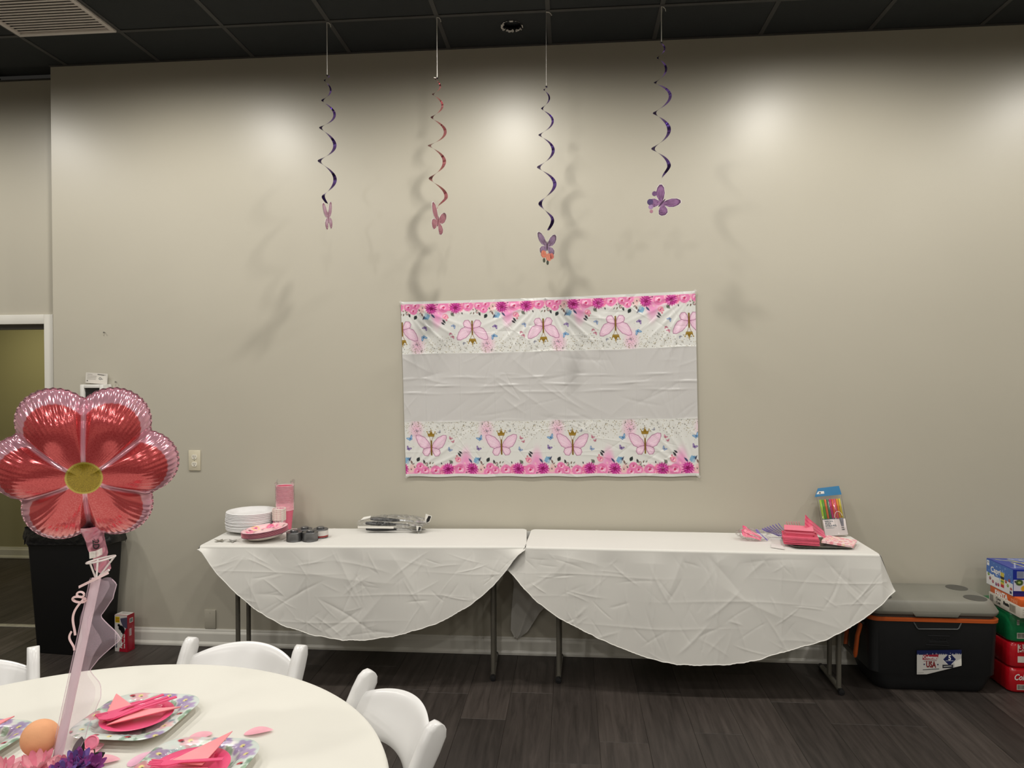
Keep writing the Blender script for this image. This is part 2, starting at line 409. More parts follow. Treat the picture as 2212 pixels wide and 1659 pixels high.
# ceiling: slab, T-bars, single tiles over the part in view
ceil = struct(box('ceiling', XL, XR, YF, RY + 0.001, CEIL + 0.035, CEIL + 0.09, dark_m))
cols = [GX0 + GS * k for k in range(-7, 7)]
rows = [-0.39 - GS * k for k in range(0, 4)]
tile_cache = {}
def tile(x0, x1, y0, y1):
    k = (round(x1 - x0, 3), round(y1 - y0, 3))
    if k not in tile_cache:
        bm = bmesh.new(); bm_box(bm, 0, x1 - x0, 0, y1 - y0, 0.004, 0.02)
        me = bpy.data.meshes.new('ceiling_tile'); bmesh.ops.recalc_face_normals(bm, faces=bm.faces[:]); bm.to_mesh(me); bm.free(); me.materials.append(dark_m); tile_cache[k] = me
    return link(bpy.data.objects.new('ceiling_tile', tile_cache[k]), ceil, (x0, y0, CEIL))
HC = (-0.325, -0.243); HR = 0.060
for i, gx in enumerate(cols[:-1]):
    for j in range(len(rows)):
        y1 = rows[j - 1] if j else (0.0 if gx > RX - 0.02 else RY)
        if j == 0 and gx < RX < gx + GS: y1 = -0.002
        if abs(gx + 3.119) < 0.05 and j == 1: continue          # the air grille sits here
        if j == 0 and gx < HC[0] < gx + GS:                     # tile with a torn hole
            ring = []; n = 48; hv = []
            rq = random.Random(5)
            for q in range(n):
                a = 2 * PI * q / n; d = Vector((math.cos(a), math.sin(a)))
                tx = ((gx + GS if d.x > 0 else gx) - HC[0]) / d.x if abs(d.x) > 1e-6 else 1e9
                ty = ((y1 if d.y > 0 else rows[0]) - HC[1]) / d.y if abs(d.y) > 1e-6 else 1e9
                t = min(tx, ty); r_ = HR * (1 + rq.uniform(-0.06, 0.06))
                hv.append((HC[0] + d.x * r_, HC[1] + d.y * r_, CEIL + 0.004)); ring.append((HC[0] + d.x * t, HC[1] + d.y * t, CEIL + 0.004))
            up = [(p[0], p[1], CEIL + 0.022) for p in hv]
            v = hv + ring + up; f = []
            for q in range(n):
                k2 = (q + 1) % n; f += [(q, k2, n + k2, n + q), (2 * n + q, 2 * n + k2, k2, q)]
            mesh('ceiling_tile', v, f, dark_m, ceil)
            # torn pale fibre round the hole
            rv = []; rf = []; rq = random.Random(11)
            for q in range(n):
                p = hv[q]; a = 2 * PI * q / n; wdt = (0.003 + 0.009 * max(0, rq.gauss(0.35, 0.5))) * (1.35 if math.sin(a) < 0.2 else 0.55)
                ca, sa = math.cos(a), math.sin(a)
                rv += [(p[0] + ca * 0.002, p[1] + sa * 0.002, CEIL + 0.001 - rq.random() * 0.006), (p[0] - ca * wdt, p[1] - sa * wdt, CEIL + 0.003 + rq.random() * 0.008)]
            for q in range(n):
                if q % 7 == 3: continue
                k2 = (q + 1) % n; rf.append((2 * q, 2 * k2, 2 * k2 + 1, 2 * q + 1))
            mesh('torn_edge', rv, rf, mat('torn_fibre', (0.62, 0.60, 0.57, 1), 0.9, noise=(90, 0.5)), ceil)
            box('paint_chip', HC[0] - 0.008, HC[0] + 0.012, HC[1] - HR - 0.004, HC[1] - HR + 0.006, CEIL - 0.004, CEIL + 0.003, mat('paint_chip', (0.75, 0.74, 0.7, 1), 0.8, noise=(60, 0.2)), ceil, 0.002)
            continue
        tile(gx, gx + GS, rows[j], y1)
bm_bars = [(x - 0.012, x + 0.012, rows[-1], (-0.002 if x > RX else RY - 0.002)) for x in cols]
for x0, x1, y0, y1 in bm_bars: box('grid_bar', x0, x1, y0, y1, CEIL, CEIL + 0.004, bar_m, ceil)
for r_ in rows: box('grid_bar', cols[0], cols[-1], r_ - 0.012, r_ + 0.012, CEIL - 0.0005, CEIL + 0.0035, bar_m, ceil)
box('grid_bar', RX + 0.001, cols[-1], -0.02, -0.001, CEIL - 0.001, CEIL + 0.003, bar_m, ceil)
box('grid_bar', cols[0], RX, RY - 0.02, RY - 0.001, CEIL - 0.001, CEIL + 0.003, bar_m, ceil)

# air grille in the ceiling
gm = mat('grille_metal', (0.72, 0.67, 0.63, 1), 0.45, noise=(6, 0.08))
vg = thing('air_grille', 'white slatted return air grille set in the black ceiling', 'air vent', (-2.817, -0.69, CEIL - 0.012))
for a in ((-0.288, 0.288, 0.262, 0.288), (-0.288, 0.288, -0.288, -0.262), (-0.288, -0.264, -0.262, 0.262), (0.264, 0.288, -0.262, 0.262)):
    box('frame', a[0], a[1], a[2], a[3], 0, 0.014, gm, vg, 0.003)
box('duct_backing', -0.27, 0.27, -0.27, 0.27, 0.026, 0.03, mat('duct_dark', (0.30, 0.28, 0.27, 1), 0.8, noise=(5, 0.2)), vg)
for i in range(20):
    y = -0.255 + i * 0.0268
    bm = bmesh.new(); bm_box(bm, -0.266, 0.266, -0.0115, 0.0115, -0.0012, 0.0012)
    bmobj('slat', bm, gm, vg, loc=(0, y, 0.012), rot=(math.radians(14), 0, 0))

# ------------------------------------------------------------------ banner (printed plastic table cover taped to the wall)
def butterfly_paint(c, x, y, k, col, edge, flip=1, body=(120, 90, 30), rot=0.0):
    """front-on butterfly; k = half wing span"""
    def T(pts):
        cs, sn = math.cos(rot), math.sin(rot)
        return [(x + (p[0] * cs - p[1] * sn) * k, y + flip * (p[0] * sn + p[1] * cs) * k) for p in pts]
    up = [(0.04, 0.0), (0.16, -0.28), (0.42, -0.56), (0.78, -0.72), (0.98, -0.70), (1.0, -0.55), (0.88, -0.22), (0.72, 0.02), (0.45, 0.14), (0.2, 0.12)]
    lo = [(0.04, 0.05), (0.3, 0.08), (0.52, 0.18), (0.58, 0.38), (0.46, 0.56), (0.24, 0.58), (0.12, 0.42), (0.05, 0.22)]
    for sx in (-1, 1):
        for w_ in (up, lo):
            q = T([(p[0] * sx, p[1]) for p in w_]); c.poly(q, col, 0.95)
            mx_, my_ = np.mean([p[0] for p in q]), np.mean([p[1] for p in q])
            c.poly([((p[0] - mx_) * 0.62 + mx_, (p[1] - my_) * 0.62 + my_) for p in q], (243, 222, 232), 0.45)
            if k > 30:
                for p in w_[2:]:
                    a = T([(0.06 * sx, 0.04)])[0]; d = T([(p[0] * sx * 0.92, p[1] * 0.92)])[0]
                    c.line(a[0], a[1], d[0], d[1], 1.6, (205, 150, 185), 0.7)
            for i in range(len(q)):
                c.line(q[i - 1][0], q[i - 1][1], q[i][0], q[i][1], max(1.5, k * 0.035), edge, 0.9)
    a, d = T([(0, -0.35)])[0], T([(0, 0.5)])[0]
    c.line(a[0], a[1], d[0], d[1], max(2, k * 0.1), body)
    if k > 30:
        for sx in (-1, 1):
            a, d = T([(0, -0.3)])[0], T([(0.13 * sx, -0.62)])[0]; c.line(a[0], a[1], d[0], d[1], 3, body)
def rose(c, x, y, r, base, r2):
    c.ell(x, y, r, r * 0.92, base, 1, soft=0.08)
    for i in range(9):
        a = i * 2.4 + r2.uniform(0, 0.5); d = r * (0.75 - 0.07 * i)
        c.ell(x + math.cos(a) * d * 0.6, y + math.sin(a) * d * 0.55, d * 0.55, d * 0.32, [(244, 194, 216), (228, 140, 184), (210, 98, 152), (246, 220, 230)][i % 4], 0.85, a + 1.4, 0.2)
    c.ell(x, y, r * 0.22, r * 0.2, (190, 50, 95), 0.9)
def dahlia(c, x, y, r, r2):
    for ring, (n, col) in enumerate(((15, (196, 70, 150)), (12, (176, 40, 128)), (9, (200, 80, 160)), (6, (140, 20, 95)))):
        d = r * (0.78 - 0.2 * ring)
        for i in range(n):
            a = 2 * PI * i / n + ring * 0.3
            j = r2.uniform(-18, 18)
            c.ell(x + math.cos(a) * d * 0.85, y + math.sin(a) * d * 0.85, r * 0.27, r * 0.105, [col[0] + j, col[1] + j * 0.6, col[2] + j], 0.95, a, 0.12)
def leafp(c, x, y, l, wd, a, col, al=1.0):
    q = [(x + math.cos(a) * l * t + math.sin(a) * wd * s_, y + math.sin(a) * l * t - math.cos(a) * wd * s_) for t, s_ in ((0, 0), (0.3, 0.8), (0.6, 0.8), (1, 0), (0.6, -0.8), (0.3, -0.8))]
    c.poly(q, col, al)
TW, TH = 594, 450
def band_tile():
    """one repeat of the printed border, upright (flowers below), 1 px = 0.712 mm, butterfly at x=297"""
    W3 = TW * 3; c = Canvas(W3, TH, (218, 218, 214)); r2 = random.Random(21)
    for rep in range(3):
        B = 297 + rep * TW; by = 205; r2 = random.Random(21)
        def wash(x, y, rx, ry, col, a):
            for q in range(5): c.ell(B + x + r2.uniform(-18, 18), y + r2.uniform(-14, 14), rx * r2.uniform(0.7, 1.1), ry * r2.uniform(0.7, 1.1), col, a, 0, 0.6)
        wash(-120, 75, 44, 70, (238, 170, 205), 0.17); wash(-60, 170, 60, 50, (240, 190, 212), 0.06)
        wash(288, 340, 34, 95, (234, 132, 190), 0.20); wash(288, 370, 60, 60, (234, 132, 190), 0.14); wash(170, 385, 150, 40, (240, 170, 200), 0.10); wash(0, 420, 300, 30, (238, 150, 190), 0.2); wash(-200, 420, 120, 30, (238, 150, 190), 0.2); wash(240, 425, 120, 30, (238, 130, 185), 0.25)
        r3 = random.Random(4)
        for q in range(250):                                     # gold and dark dots
            x = r3.uniform(-297, 297); y = abs(r3.gauss(0, 62))
            if abs(x - 235) < 110 and r3.random() < 0.55: y = abs(r3.gauss(0, 120))
            if y > 210 or (abs(x) < 135 and y > 95): continue
            g = r3.choice([(120, 112, 95), (150, 135, 95), (95, 92, 88), (175, 165, 140)])
            c.ell(B + x, y + 6, r3.choice([2, 2.4, 3, 4.2]), r3.choice([2, 2.4, 3, 4]), g, 0.9)
        butterfly_paint(c, B, by, 130, (232, 196, 216), (156, 98, 132))
        cy = 98; c.poly([(B - 26, cy + 24), (B - 34, cy - 12), (B - 17, cy + 4), (B, cy - 26), (B + 17, cy + 4), (B + 34, cy - 12), (B + 26, cy + 24)], (138, 108, 34))
        for q in (-34, 0, 34): c.ell(B + q, cy - (14 if q else 28), 5, 5, (150, 118, 40))
        for q in range(8): c.ell(B - 22 + q * 6.4, cy + 15, 2.2, 2.2, (200, 170, 90))
        butterfly_paint(c, B - 180, 140, 27, (86, 150, 198), (60, 100, 150), rot=-0.5, body=(50, 70, 110))
        butterfly_paint(c, B - 195, 222, 22, (105, 80, 150), (70, 45, 110), rot=0.5, body=(50, 40, 80))
        butterfly_paint(c, B + 165, 140, 16, (196, 110, 140), (150, 70, 100), rot=0.6); butterfly_paint(c, B + 185, 168, 14, (196, 110, 140), (150, 70, 100), rot=-0.3)
        butterfly_paint(c, B + 155, 232, 20, (110, 150, 195), (70, 90, 140), rot=0.7)
        butterfly_paint(c, B - 120, 80, 14, (170, 150, 170), (110, 90, 110), rot=0.5); butterfly_paint(c, B + 73, 85, 13, (150, 160, 180), (90, 100, 120), rot=-0.7)
    for rep in range(3):
        B = 297 + rep * TW; r2 = random.Random(22)
        # leaves behind the flowers
        for x, y, l, wd, a, col in ((-127, 330, 44, 17, -1.0, (34, 42, 44)), (-60, 345, 34, 10, -1.9, (40, 44, 48)), (-20, 350, 26, 6, -1.2, (90, 60, 50)), (250, 292, 46, 10, -2.2, (52, 50, 58)), (262, 268, 40, 9, -2.5, (48, 46, 54)),
                                    (180, 345, 44, 15, -2.4, (120, 124, 112)), (150, 350, 38, 12, -0.8, (95, 100, 92)), (355, 330, 62, 20, -0.6, (92, 140, 178)), (372, 345, 58, 18, -1.5, (130, 170, 200)), (345, 340, 50, 9, -2.3, (60, 66, 100)),
                                    (390, 335, 55, 9, -1.0, (60, 66, 92)), (-210, 350, 40, 14, -1.2, (170, 190, 205)), (-165, 352, 40, 9, -2.0, (120, 96, 90)), (85, 350, 22, 6, -1.8, (60, 56, 60))):
            leafp(c, B + x, y, l, wd, a, col, 0.95)
        for x, y, r_ in ((-165, 372, 26), (-178, 400, 24), (-60, 378, 28)): c.ell(B + x, y, r_, r_ * 0.85, (226, 190, 186), 0.9, 0, 0.3)
        for x, y in ((215, 285), (205, 305), (228, 300), (240, 318)): c.ell(B + x, y, 8, 8, (196, 110, 130), 0.9)
    for rep in range(3):
        B = 297 + rep * TW; r2 = random.Random(23)
        rose(c, B + 225, 315, 24, (230, 150, 165), r2)
        for q in range(46):
            x = r2.uniform(-297, 297); y = r2.uniform(345, 425)
            leafp(c, B + x, y, r2.uniform(14, 34), r2.uniform(4, 9), r2.uniform(-3.0, -0.1), r2.choice([(60, 58, 62), (110, 112, 100), (150, 90, 100), (86, 72, 70), (214, 150, 160), (236, 190, 196)]), 0.8)
        for q in range(26):
            x = r2.uniform(-297, 297); y = r2.uniform(362, 425); rose(c, B + x, y, r2.uniform(13, 22), r2.choice([(238, 178, 192), (226, 120, 156), (240, 200, 200), (214, 96, 140)]), r2)
    for rep in range(3):
        B = 297 + rep * TW; r2 = random.Random(24)
        for x, y, r_ in ((-100, 368, 34), (-118, 412, 36), (-58, 400, 36), (33, 398, 44), (238, 392, 46)): rose(c, B + x, y, r_, (228, 128, 176), r2)
        dahlia(c, B + 138, 388, 56, r2); dahlia(c, B + 343, 388, 56, r2)
        c.rect(B - 297, 428, B + 297, 450, (216, 216, 212))
    t = c.a[:, TW:2 * TW]
    return t
tile_a = band_tile()
BW, BH = 1.735, 1.055
BL, BR = (-1.017, 2.098), (0.713, 2.139); BBL, BBR = (-0.992, 1.052), (0.732, 1.067)
def banner():
    nx = 860
    vt = np.concatenate([np.linspace(0, 0.298, 165), np.linspace(0.303, 0.682, 70), np.linspace(0.688, 1, 170)])
    U, V = np.meshgrid(np.linspace(0, 1, nx), vt)
    mm = 0.000712
    col = np.ones(U.shape + (3,)) * (np.array([198, 196, 194]) / 255)
    X = U * BW / mm
    top = V < 0.3; bot = V > 0.685
    k = Canvas(TW, TH, (0, 0, 0)); k.a = tile_a
    # lower border: butterflies at 0.117, 0.461.. of a repeat phase
    def samp(px, py):
        i = np.floor(px).astype(int); j = np.clip(np.floor(py).astype(int), 0, TH - 1); fx = (px - i)[..., None]
        acc = 0
        for di in (-1, 0, 1):
            for dj in (-1, 0, 1):
                acc = acc + tile_a[np.clip(j + dj, 0, TH - 1), (i + di) % TW]
        return acc / 9
    lb = samp(X - 226 + 297, (V - 0.685) / 0.315 * TH); ub = samp(-(X - 600) + 297, (0.3 - V) / 0.3 * TH)
    col[bot] = lb[bot]; col[top] = ub[top]
    # sheet shape, with fold lines, pulled creases from the taped corners and soft crinkles
    um, vm = U * BW, V * BH
    H = creases(um, vm, 110, 5, 0.07, 0.004, 0.0013) + creases(um, vm, 70, 8, 0.12, 0.009, 0.0022, [0.6, 2.5, 0.1])
    for k_, a in ((0.44, 0.004), (0.485, 0.005), (0.525, 0.004), (0.3, 0.0025), (0.685, 0.0025), (0.86, 0.0012)):
        H += a * np.exp(-np.abs(vm - k_ * BH + 0.004 * np.sin(um * 9 + k_ * 40)) / 0.004) * (0.55 + 0.45 * np.sin(um * 17 + k_ * 60))
    for k_ in np.linspace(0.08, 0.92, 8): H += 0.0013 * np.exp(-np.abs(um - k_ * BW) / 0.003)
    for cx_, cy_, sx, sy in ((0, 0, 1, 1), (1, 0, -1, 1), (0, 1, 1, -1), (1, 1, -1, -1), (0.5, 0, 1, 1), (0.5, 0, -1, 1)):
        for a in np.linspace(0.2, 1.35, 7):
            dx, dy = (um - cx_ * BW) * sx, (vm - cy_ * BH) * sy
            t = dx * math.cos(a) + dy * math.sin(a); d = -dx * math.sin(a) + dy * math.cos(a)
            H += 0.0028 * np.exp(-(d / 0.011) ** 2) * np.exp(-((t - 0.22) / 0.2) ** 2) * (t > 0)
    x = (1 - V) * ((1 - U) * BL[0] + U * BR[0]) + V * ((1 - U) * BBL[0] + U * BBR[0])
    z = (1 - V) * ((1 - U) * BL[1] + U * BR[1]) + V * ((1 - U) * BBL[1] + U * BBR[1])
    z = z - 0.006 * np.sin(PI * U) * (1 - V) + 0.0025 * np.sin(U * 40) * V
    P = np.stack([x, -0.012 - H * 1.0, z], -1)
    m = mat('banner_plastic', (0.8, 0.8, 0.8, 1), 0.21, spec=0.5, attr=True, bump=(60, 0.12, 0.002))
    o = grid('wall_banner', P, m, colors=col)
    tag(o, 'white plastic banner with pink flower and butterfly borders taped to the wall', 'banner')
    tm = mat('clear_tape', (0.75, 0.74, 0.7, 1), 0.2, alpha=0.22, noise=(30, 0.1))
    for (cx_, cz, a) in ((BL[0] + 0.006, BL[1] - 0.006, 0.7), (BR[0] - 0.008, BR[1] - 0.004, -0.6), (BBL[0] + 0.01, BBL[1] + 0.004, -0.6), (BBR[0] - 0.006, BBR[1] + 0.004, 0.6)):
        box('tape', -0.016, 0.016, -0.0006, 0.0006, -0.007, 0.007, tm, o, loc=(cx_, -0.0155, cz), rot=(0, a, 0))
banner()

# ------------------------------------------------------------------ wall plates, nails, dispenser
def outlet():
    m = mat('almond_plastic', (0.62, 0.565, 0.43, 1), 0.35, noise=(10, 0.03)); dk = mat('slot_dark', (0.02, 0.02, 0.02, 1), 0.6, noise=(10, 0.1))
    iv = mat('receptacle', (0.74, 0.70, 0.6, 1), 0.3, noise=(10, 0.03))
    t = thing('power_outlet', 'almond duplex power outlet on the wall left of the tables', 'outlet', (-2.317, -0.001, 1.141))
    box('cover_plate', -0.038, 0.038, -0.006, 0, -0.063, 0.063, m, t, 0.003)
    for s in (-1, 1):
        pts = [(math.cos(a) * 0.0175, max(-0.0145, min(0.0145, math.sin(a) * 0.0175)) + s * 0.0225) for a in np.linspace(0, 2 * PI, 32, endpoint=False)]
        r_ = prism('receptacle', pts, -0.0082, -0.005, iv, t)
        for sx, hh in ((-0.006, 0.0045), (0.006, 0.0035)): box('slot', sx - 0.0011, sx + 0.0011, -0.0088, -0.0078, s * 0.0225 + 0.003 - hh, s * 0.0225 + 0.003 + hh, dk, r_)
        box('slot', -0.0025, 0.0025, -0.0088, -0.0078, s * 0.0225 - 0.0095, s * 0.0225 - 0.005, dk, r_, 0.0008)
    lathe_obj('screw', [(0.0, 0.0015), (0.0025, 0.001), (0.003, 0)], mat('screw_metal', (0.5, 0.48, 0.4, 1), 0.35, 0.8, noise=(30, 0.1)), t, 12, loc=(0, -0.006, 0), rot=(PI / 2, 0, 0))
outlet()
t = thing('blank_plate', 'blank cover plate painted wall colour, low by the baseboard', 'wall plate', (-2.225, -0.001, 0.163))
box('cover_plate', -0.036, 0.036, -0.007, 0, -0.058, 0.058, wall_m, t, 0.003)
for s in (-1, 1): lathe_obj('screw', [(0.0, 0.0012), (0.0028, 0.001), (0.0032, 0)], wall_m, t, 12, loc=(0, -0.007, s * 0.04), rot=(PI / 2, 0, 0))
nm = mat('nail_steel', (0.25, 0.24, 0.22, 1), 0.4, 0.9, noise=(40, 0.2))
for x, z, lb in ((-2.893, 1.935, 'small steel nail in the wall above the dispenser'), (-2.82, 1.627, 'small steel nail in the wall beside the dispenser card')):
    o = lathe_obj('wall_nail', [(0.0015, 0.0), (0.0015, 0.010), (0.0045, 0.010), (0.0045, 0.0125), (0, 0.0135)], nm, None, 12, loc=(x, -0.001, z), rot=(PI / 2, 0, 0)); tag(o, lb, 'nail')
t = thing('wall_dispenser', 'white wall dispenser with dark window behind the flower balloon', 'dispenser', (-2.925, -0.001, 1.40))
wm = mat('dispenser_white', (0.72, 0.71, 0.67, 1), 0.35, noise=(8, 0.03))
box('back_shell', -0.075, 0.075, -0.03, 0, 0, 0.212, wm, t, 0.006)
for a in ((-0.075, -0.05, 0.0, 0.212), (0.05, 0.075, 0.0, 0.212), (-0.05, 0.05, 0.19, 0.212), (-0.05, 0.05, 0.0, 0.03)): box('front_frame', a[0], a[1], -0.085, -0.03, a[2], a[3], wm, t, 0.004)
box('window', -0.05, 0.05, -0.07, -0.03, 0.03, 0.19, mat('window_dark', (0.02, 0.02, 0.02, 1), 0.2, noise=(5, 0.1)), t)
cc = Canvas(120, 56, (205, 200, 192)); 
for y, x0, x1 in ((8, 8, 36), (17, 8, 60), (25, 8, 58), (33, 8, 55), (7, 66, 110)): cc.line(x0, y, x1, y, 2, (120, 115, 108))
cc.line(66, 6, 100, 8, 4, (70, 68, 64)); cc.ell(80, 28, 8, 7, (70, 70, 70)); cc.ell(80, 28, 4, 3, (205, 200, 192)); cc.line(88, 30, 94, 30, 4, (70, 70, 70)); cc.rect(7, 40, 12, 46, (40, 40, 40)); cc.rect(60, 14, 112, 40, (220, 216, 208), 0.35)
o = box('info_card', -0.0715, 0.0715, -0.0008, 0.0008, -0.033, 0.033, mat('card_white', (0.66, 0.64, 0.6, 1), 0.5, noise=(8, 0.02)), None, loc=(-2.940, -0.016, 1.649), rot=(0, math.radians(4), 0))
tag(o, 'small white printed card propped on top of the wall dispenser', 'card')
panel('print', cc, (-0.0705, -0.0012, 0.032), (0.141, 0, 0), (0, 0, -0.064), mat('print_matte', rough=0.5, attr=True), o)

# ------------------------------------------------------------------ hanging swirl streamers
wire_m = mat('wire_white', (0.8, 0.78, 0.73, 1), 0.4, 0.0, noise=(60, 0.1)); thread_m = mat('white_thread', (0.5, 0.48, 0.45, 1), 0.7, noise=(60, 0.1))
foil_p = mat('purple_foil', (0.14, 0.085, 0.30, 1), 0.16, 0.95, noise=(30, 0.15)); foil_k = mat('pink_foil', (0.52, 0.20, 0.22, 1), 0.16, 0.95, noise=(30, 0.15))
card_m = mat('cutout_card', (0.62, 0.58, 0.57, 1), 0.5, noise=(20, 0.03))
def wing_pts(k, shape):
    base = {'fore': [(0.02, 0.0), (0.10, 0.30), (0.30, 0.62), (0.58, 0.86), (0.82, 0.92), (0.94, 0.82), (0.92, 0.58), (0.78, 0.30), (0.55, 0.10), (0.25, 0.0)],
            'hind': [(0.02, 0.0), (0.28, -0.02), (0.55, -0.08), (0.72, -0.24), (0.72, -0.46), (0.56, -0.66), (0.36, -0.70), (0.18, -0.52), (0.07, -0.25)]}[shape]
    return [(p[0] * k, p[1] * k) for p in base]
def wing_canvas(c1, c2, dark, seed):
    c = Canvas(64, 64, c1); r2 = random.Random(seed)
    for i in range(9): c.ell(r2.uniform(0, 64), r2.uniform(0, 64), 16, 12, c2, 0.35, 0, 0.6)
    for i in range(26):
        a = r2.uniform(-0.4, 1.9); l = r2.uniform(20, 60); c.line(2 + math.cos(a) * l * 0.4, 62 - math.sin(a) * l * 0.4, 2 + math.cos(a) * l, 62 - math.sin(a) * l, 1.6, dark, 0.8)
    return c
def fan_print(name, pts, cv, y, m, parent, edge=None):
    """printed wing: polygon filled as a fan grid from its root, coloured from the canvas"""
    P = np.array(pts); n = len(P); dens = []
    for i in range(n - 1):
        for t in np.linspace(0, 1, 6, endpoint=False): dens.append(P[i] * (1 - t) + P[i + 1] * t)
    dens.append(P[-1]); D = np.array(dens); root = P[0]
    s = np.linspace(0.02, 1, 14)[:, None, None]; G = root + (D - root)[None] * s
    mn, mxx = G.reshape(-1, 2).min(0), G.reshape(-1, 2).max(0); uv = (G - mn) / (mxx - mn + 1e-9)
    if P[:, 0].mean() < 0: uv[..., 0] = 1 - uv[..., 0]
    c = cv.at(uv[..., 0], 1 - uv[..., 1])
    if edge is not None:
        e = np.clip((s - 0.86) / 0.12, 0, 1); c = c * (1 - e) + np.array(edge) / 255 * e
    return grid(name, np.stack([G[..., 0], np.full(G.shape[:2], y), G[..., 1]], -1), m, parent, colors=c)
print_m = MATS['print_matte']
def butterfly_card(parent, loc, rot, k, col1, col2, dark, extras=()):
    """two-sided card cut-out; all parts lie in the XZ plane of the card"""
    outl = []
    body = prism('butterfly_card', [(math.cos(a) * k * 0.06, math.sin(a) * k * 0.34) for a in np.linspace(0, 2 * PI, 16, endpoint=False)], -0.0012, 0.0012, mat('body_' + str(dark), rgb(*dark), 0.5, noise=(30, 0.1)), parent, loc=loc, rot=rot)
    for sx in (-1, 1):
        for shp in ('fore', 'hind'):
            w_ = wing_pts(k, shp); cxy = np.mean(w_, 0)
            big = [((p[0] - cxy[0]) * 1.10 + cxy[0], (p[1] - cxy[1]) * 1.10 + cxy[1]) for p in w_]
            prism('wing', [(p[0] * sx, p[1]) for p in big], -0.0006, 0.0006, card_m, body)
            cv = wing_canvas(col1, col2, dark, 3 if shp == 'fore' else 8)
            for y in (-0.0009, 0.0009): fan_print('wing_print', [(p[0] * sx, p[1]) for p in w_], cv, y, print_m, body, edge=dark)
    for kind, x, z, r_, c in extras:
        pts = [(x + math.cos(a) * r_, z + math.sin(a) * r_ * (1.5 if kind == 'leaf' else 1)) for a in np.linspace(0, 2 * PI, 14, endpoint=False)]
        prism('flower_print', pts, -0.0015, 0.0015, mat('fl%d_%d_%d' % c, rgb(*c), 0.5, noise=(50, 0.25)), body)
    return body
def streamer(x, z0, z1, zcard, foil, label, hook, turns, seed, phase, card):
    t = thing('swirl_streamer', label, 'streamer', (x, -0.39, CEIL), group='swirl streamers hung from the ceiling')
    T = lambda z: z - CEIL
    if hook != 'thread':
        p = [(0.022, 0, -0.03), (0.020, 0, -0.018), (0.012, 0, -0.008), (0, 0, -0.004), (0, 0, T(z0) + 0.01)] + ([(0, 0, T(z0)), (-0.018, 0, T(z0) + 0.004)] if hook == 'hook' else [(0, 0, T(z0))])
        tube('hook_wire', p, 0.0022, wire_m, t, 6)
    else:
        tube('thread', [(0, 0, -0.004), (0, 0, T(z0))], 0.0009, thread_m, t, 5)
        tube('hook_wire', [(0, 0, -0.004), (0.014, 0, -0.006), (0.024, 0, -0.013), (0.03, 0, -0.024)], 0.0022, wire_m, t, 6)
    r2 = random.Random(seed)
    n = 220; rows_ = [[], []]
    for i in range(n):
        s = i / (n - 1); zz = T(z0) + (T(z1) - T(z0)) * (s ** 1.18)
        a = phase + turns * 2 * PI * (s ** 0.82)
        R = (0.010 + 0.030 * min(1, s * 2.2)) * (1 - 0.75 * max(0, (s - 0.93) / 0.07)) * (1 + 0.12 * math.sin(s * 17 + seed))
        wd = 0.0032 + 0.0062 * min(1, s * 1.6)
        c = Vector((R * math.cos(a), R * math.sin(a), zz)); d = Vector((math.cos(a), math.sin(a), 0)) * 1.0 + Vector((0, 0, 0.12))
        rows_[0].append(c - d * wd); rows_[1].append(c + d * wd)
    grid('swirl_ribbon', np.array([[tuple(p) for p in r_] for r_ in rows_]), foil, t)
    lathe_obj('knot', [(0, -0.006), (0.007, 0), (0, 0.006)], mat('knot_black', (0.01, 0.01, 0.012, 1), 0.3, noise=(20, 0.1)), t, 10, loc=(0, 0, T(z0)))
    tube('thread', [(0, 0, T(z1)), (0, 0, T(zcard) + 0.03)], 0.0008, thread_m, t, 5)
    butterfly_card(t, (0, 0, T(zcard)), *card)
streamer(-1.327, 3.301, 2.601, 2.525, foil_p, 'purple swirl streamer on a wire hook with a thin edge-on pink butterfly', 'wire', 4.6, 2, 0.4,
         ((0, math.radians(-16), math.radians(92)), 0.088, (176, 140, 160), (196, 168, 186), (112, 40, 74)))
streamer(-0.718, 3.262, 2.561, 2.490, foil_k, 'pink swirl streamer on a wire hook with a rose pink butterfly', 'hook', 5.0, 5, 2.2,
         ((0, math.radians(14), math.radians(72)), 0.086, (158, 100, 112), (174, 122, 132), (118, 62, 76)))
streamer(-0.129, 3.194, 2.431, 2.345, foil_p, 'purple swirl streamer on a thread with a mauve butterfly over orange flowers', 'thread', 5.0, 9, 1.0,
         ((0, 0, math.radians(46)), 0.074, (146, 122, 148), (128, 102, 138), (60, 32, 52),
          (('dot', -0.025, -0.045, 0.020, (206, 120, 96)), ('dot', 0.012, -0.058, 0.021, (214, 132, 108)), ('dot', 0.034, -0.05, 0.016, (196, 104, 92)), ('leaf', -0.022, -0.078, 0.008, (70, 72, 58)), ('leaf', 0.004, -0.088, 0.008, (60, 66, 56)))))
streamer(0.477, 3.401, 2.690, 2.560, foil_p, 'purple swirl streamer on a wire hook with a face-on violet butterfly', 'wire', 4.8, 13, 2.8,
         ((0, math.radians(42), math.radians(-4)), 0.078, (118, 78, 120), (146, 106, 148), (66, 28, 66),
          (('dot', -0.050, -0.035, 0.016, (70, 50, 96)), ('dot', -0.062, 0.012, 0.013, (96, 62, 104)), ('dot', -0.030, -0.052, 0.013, (150, 118, 158)), ('dot', -0.012, -0.068, 0.009, (160, 110, 128)))))

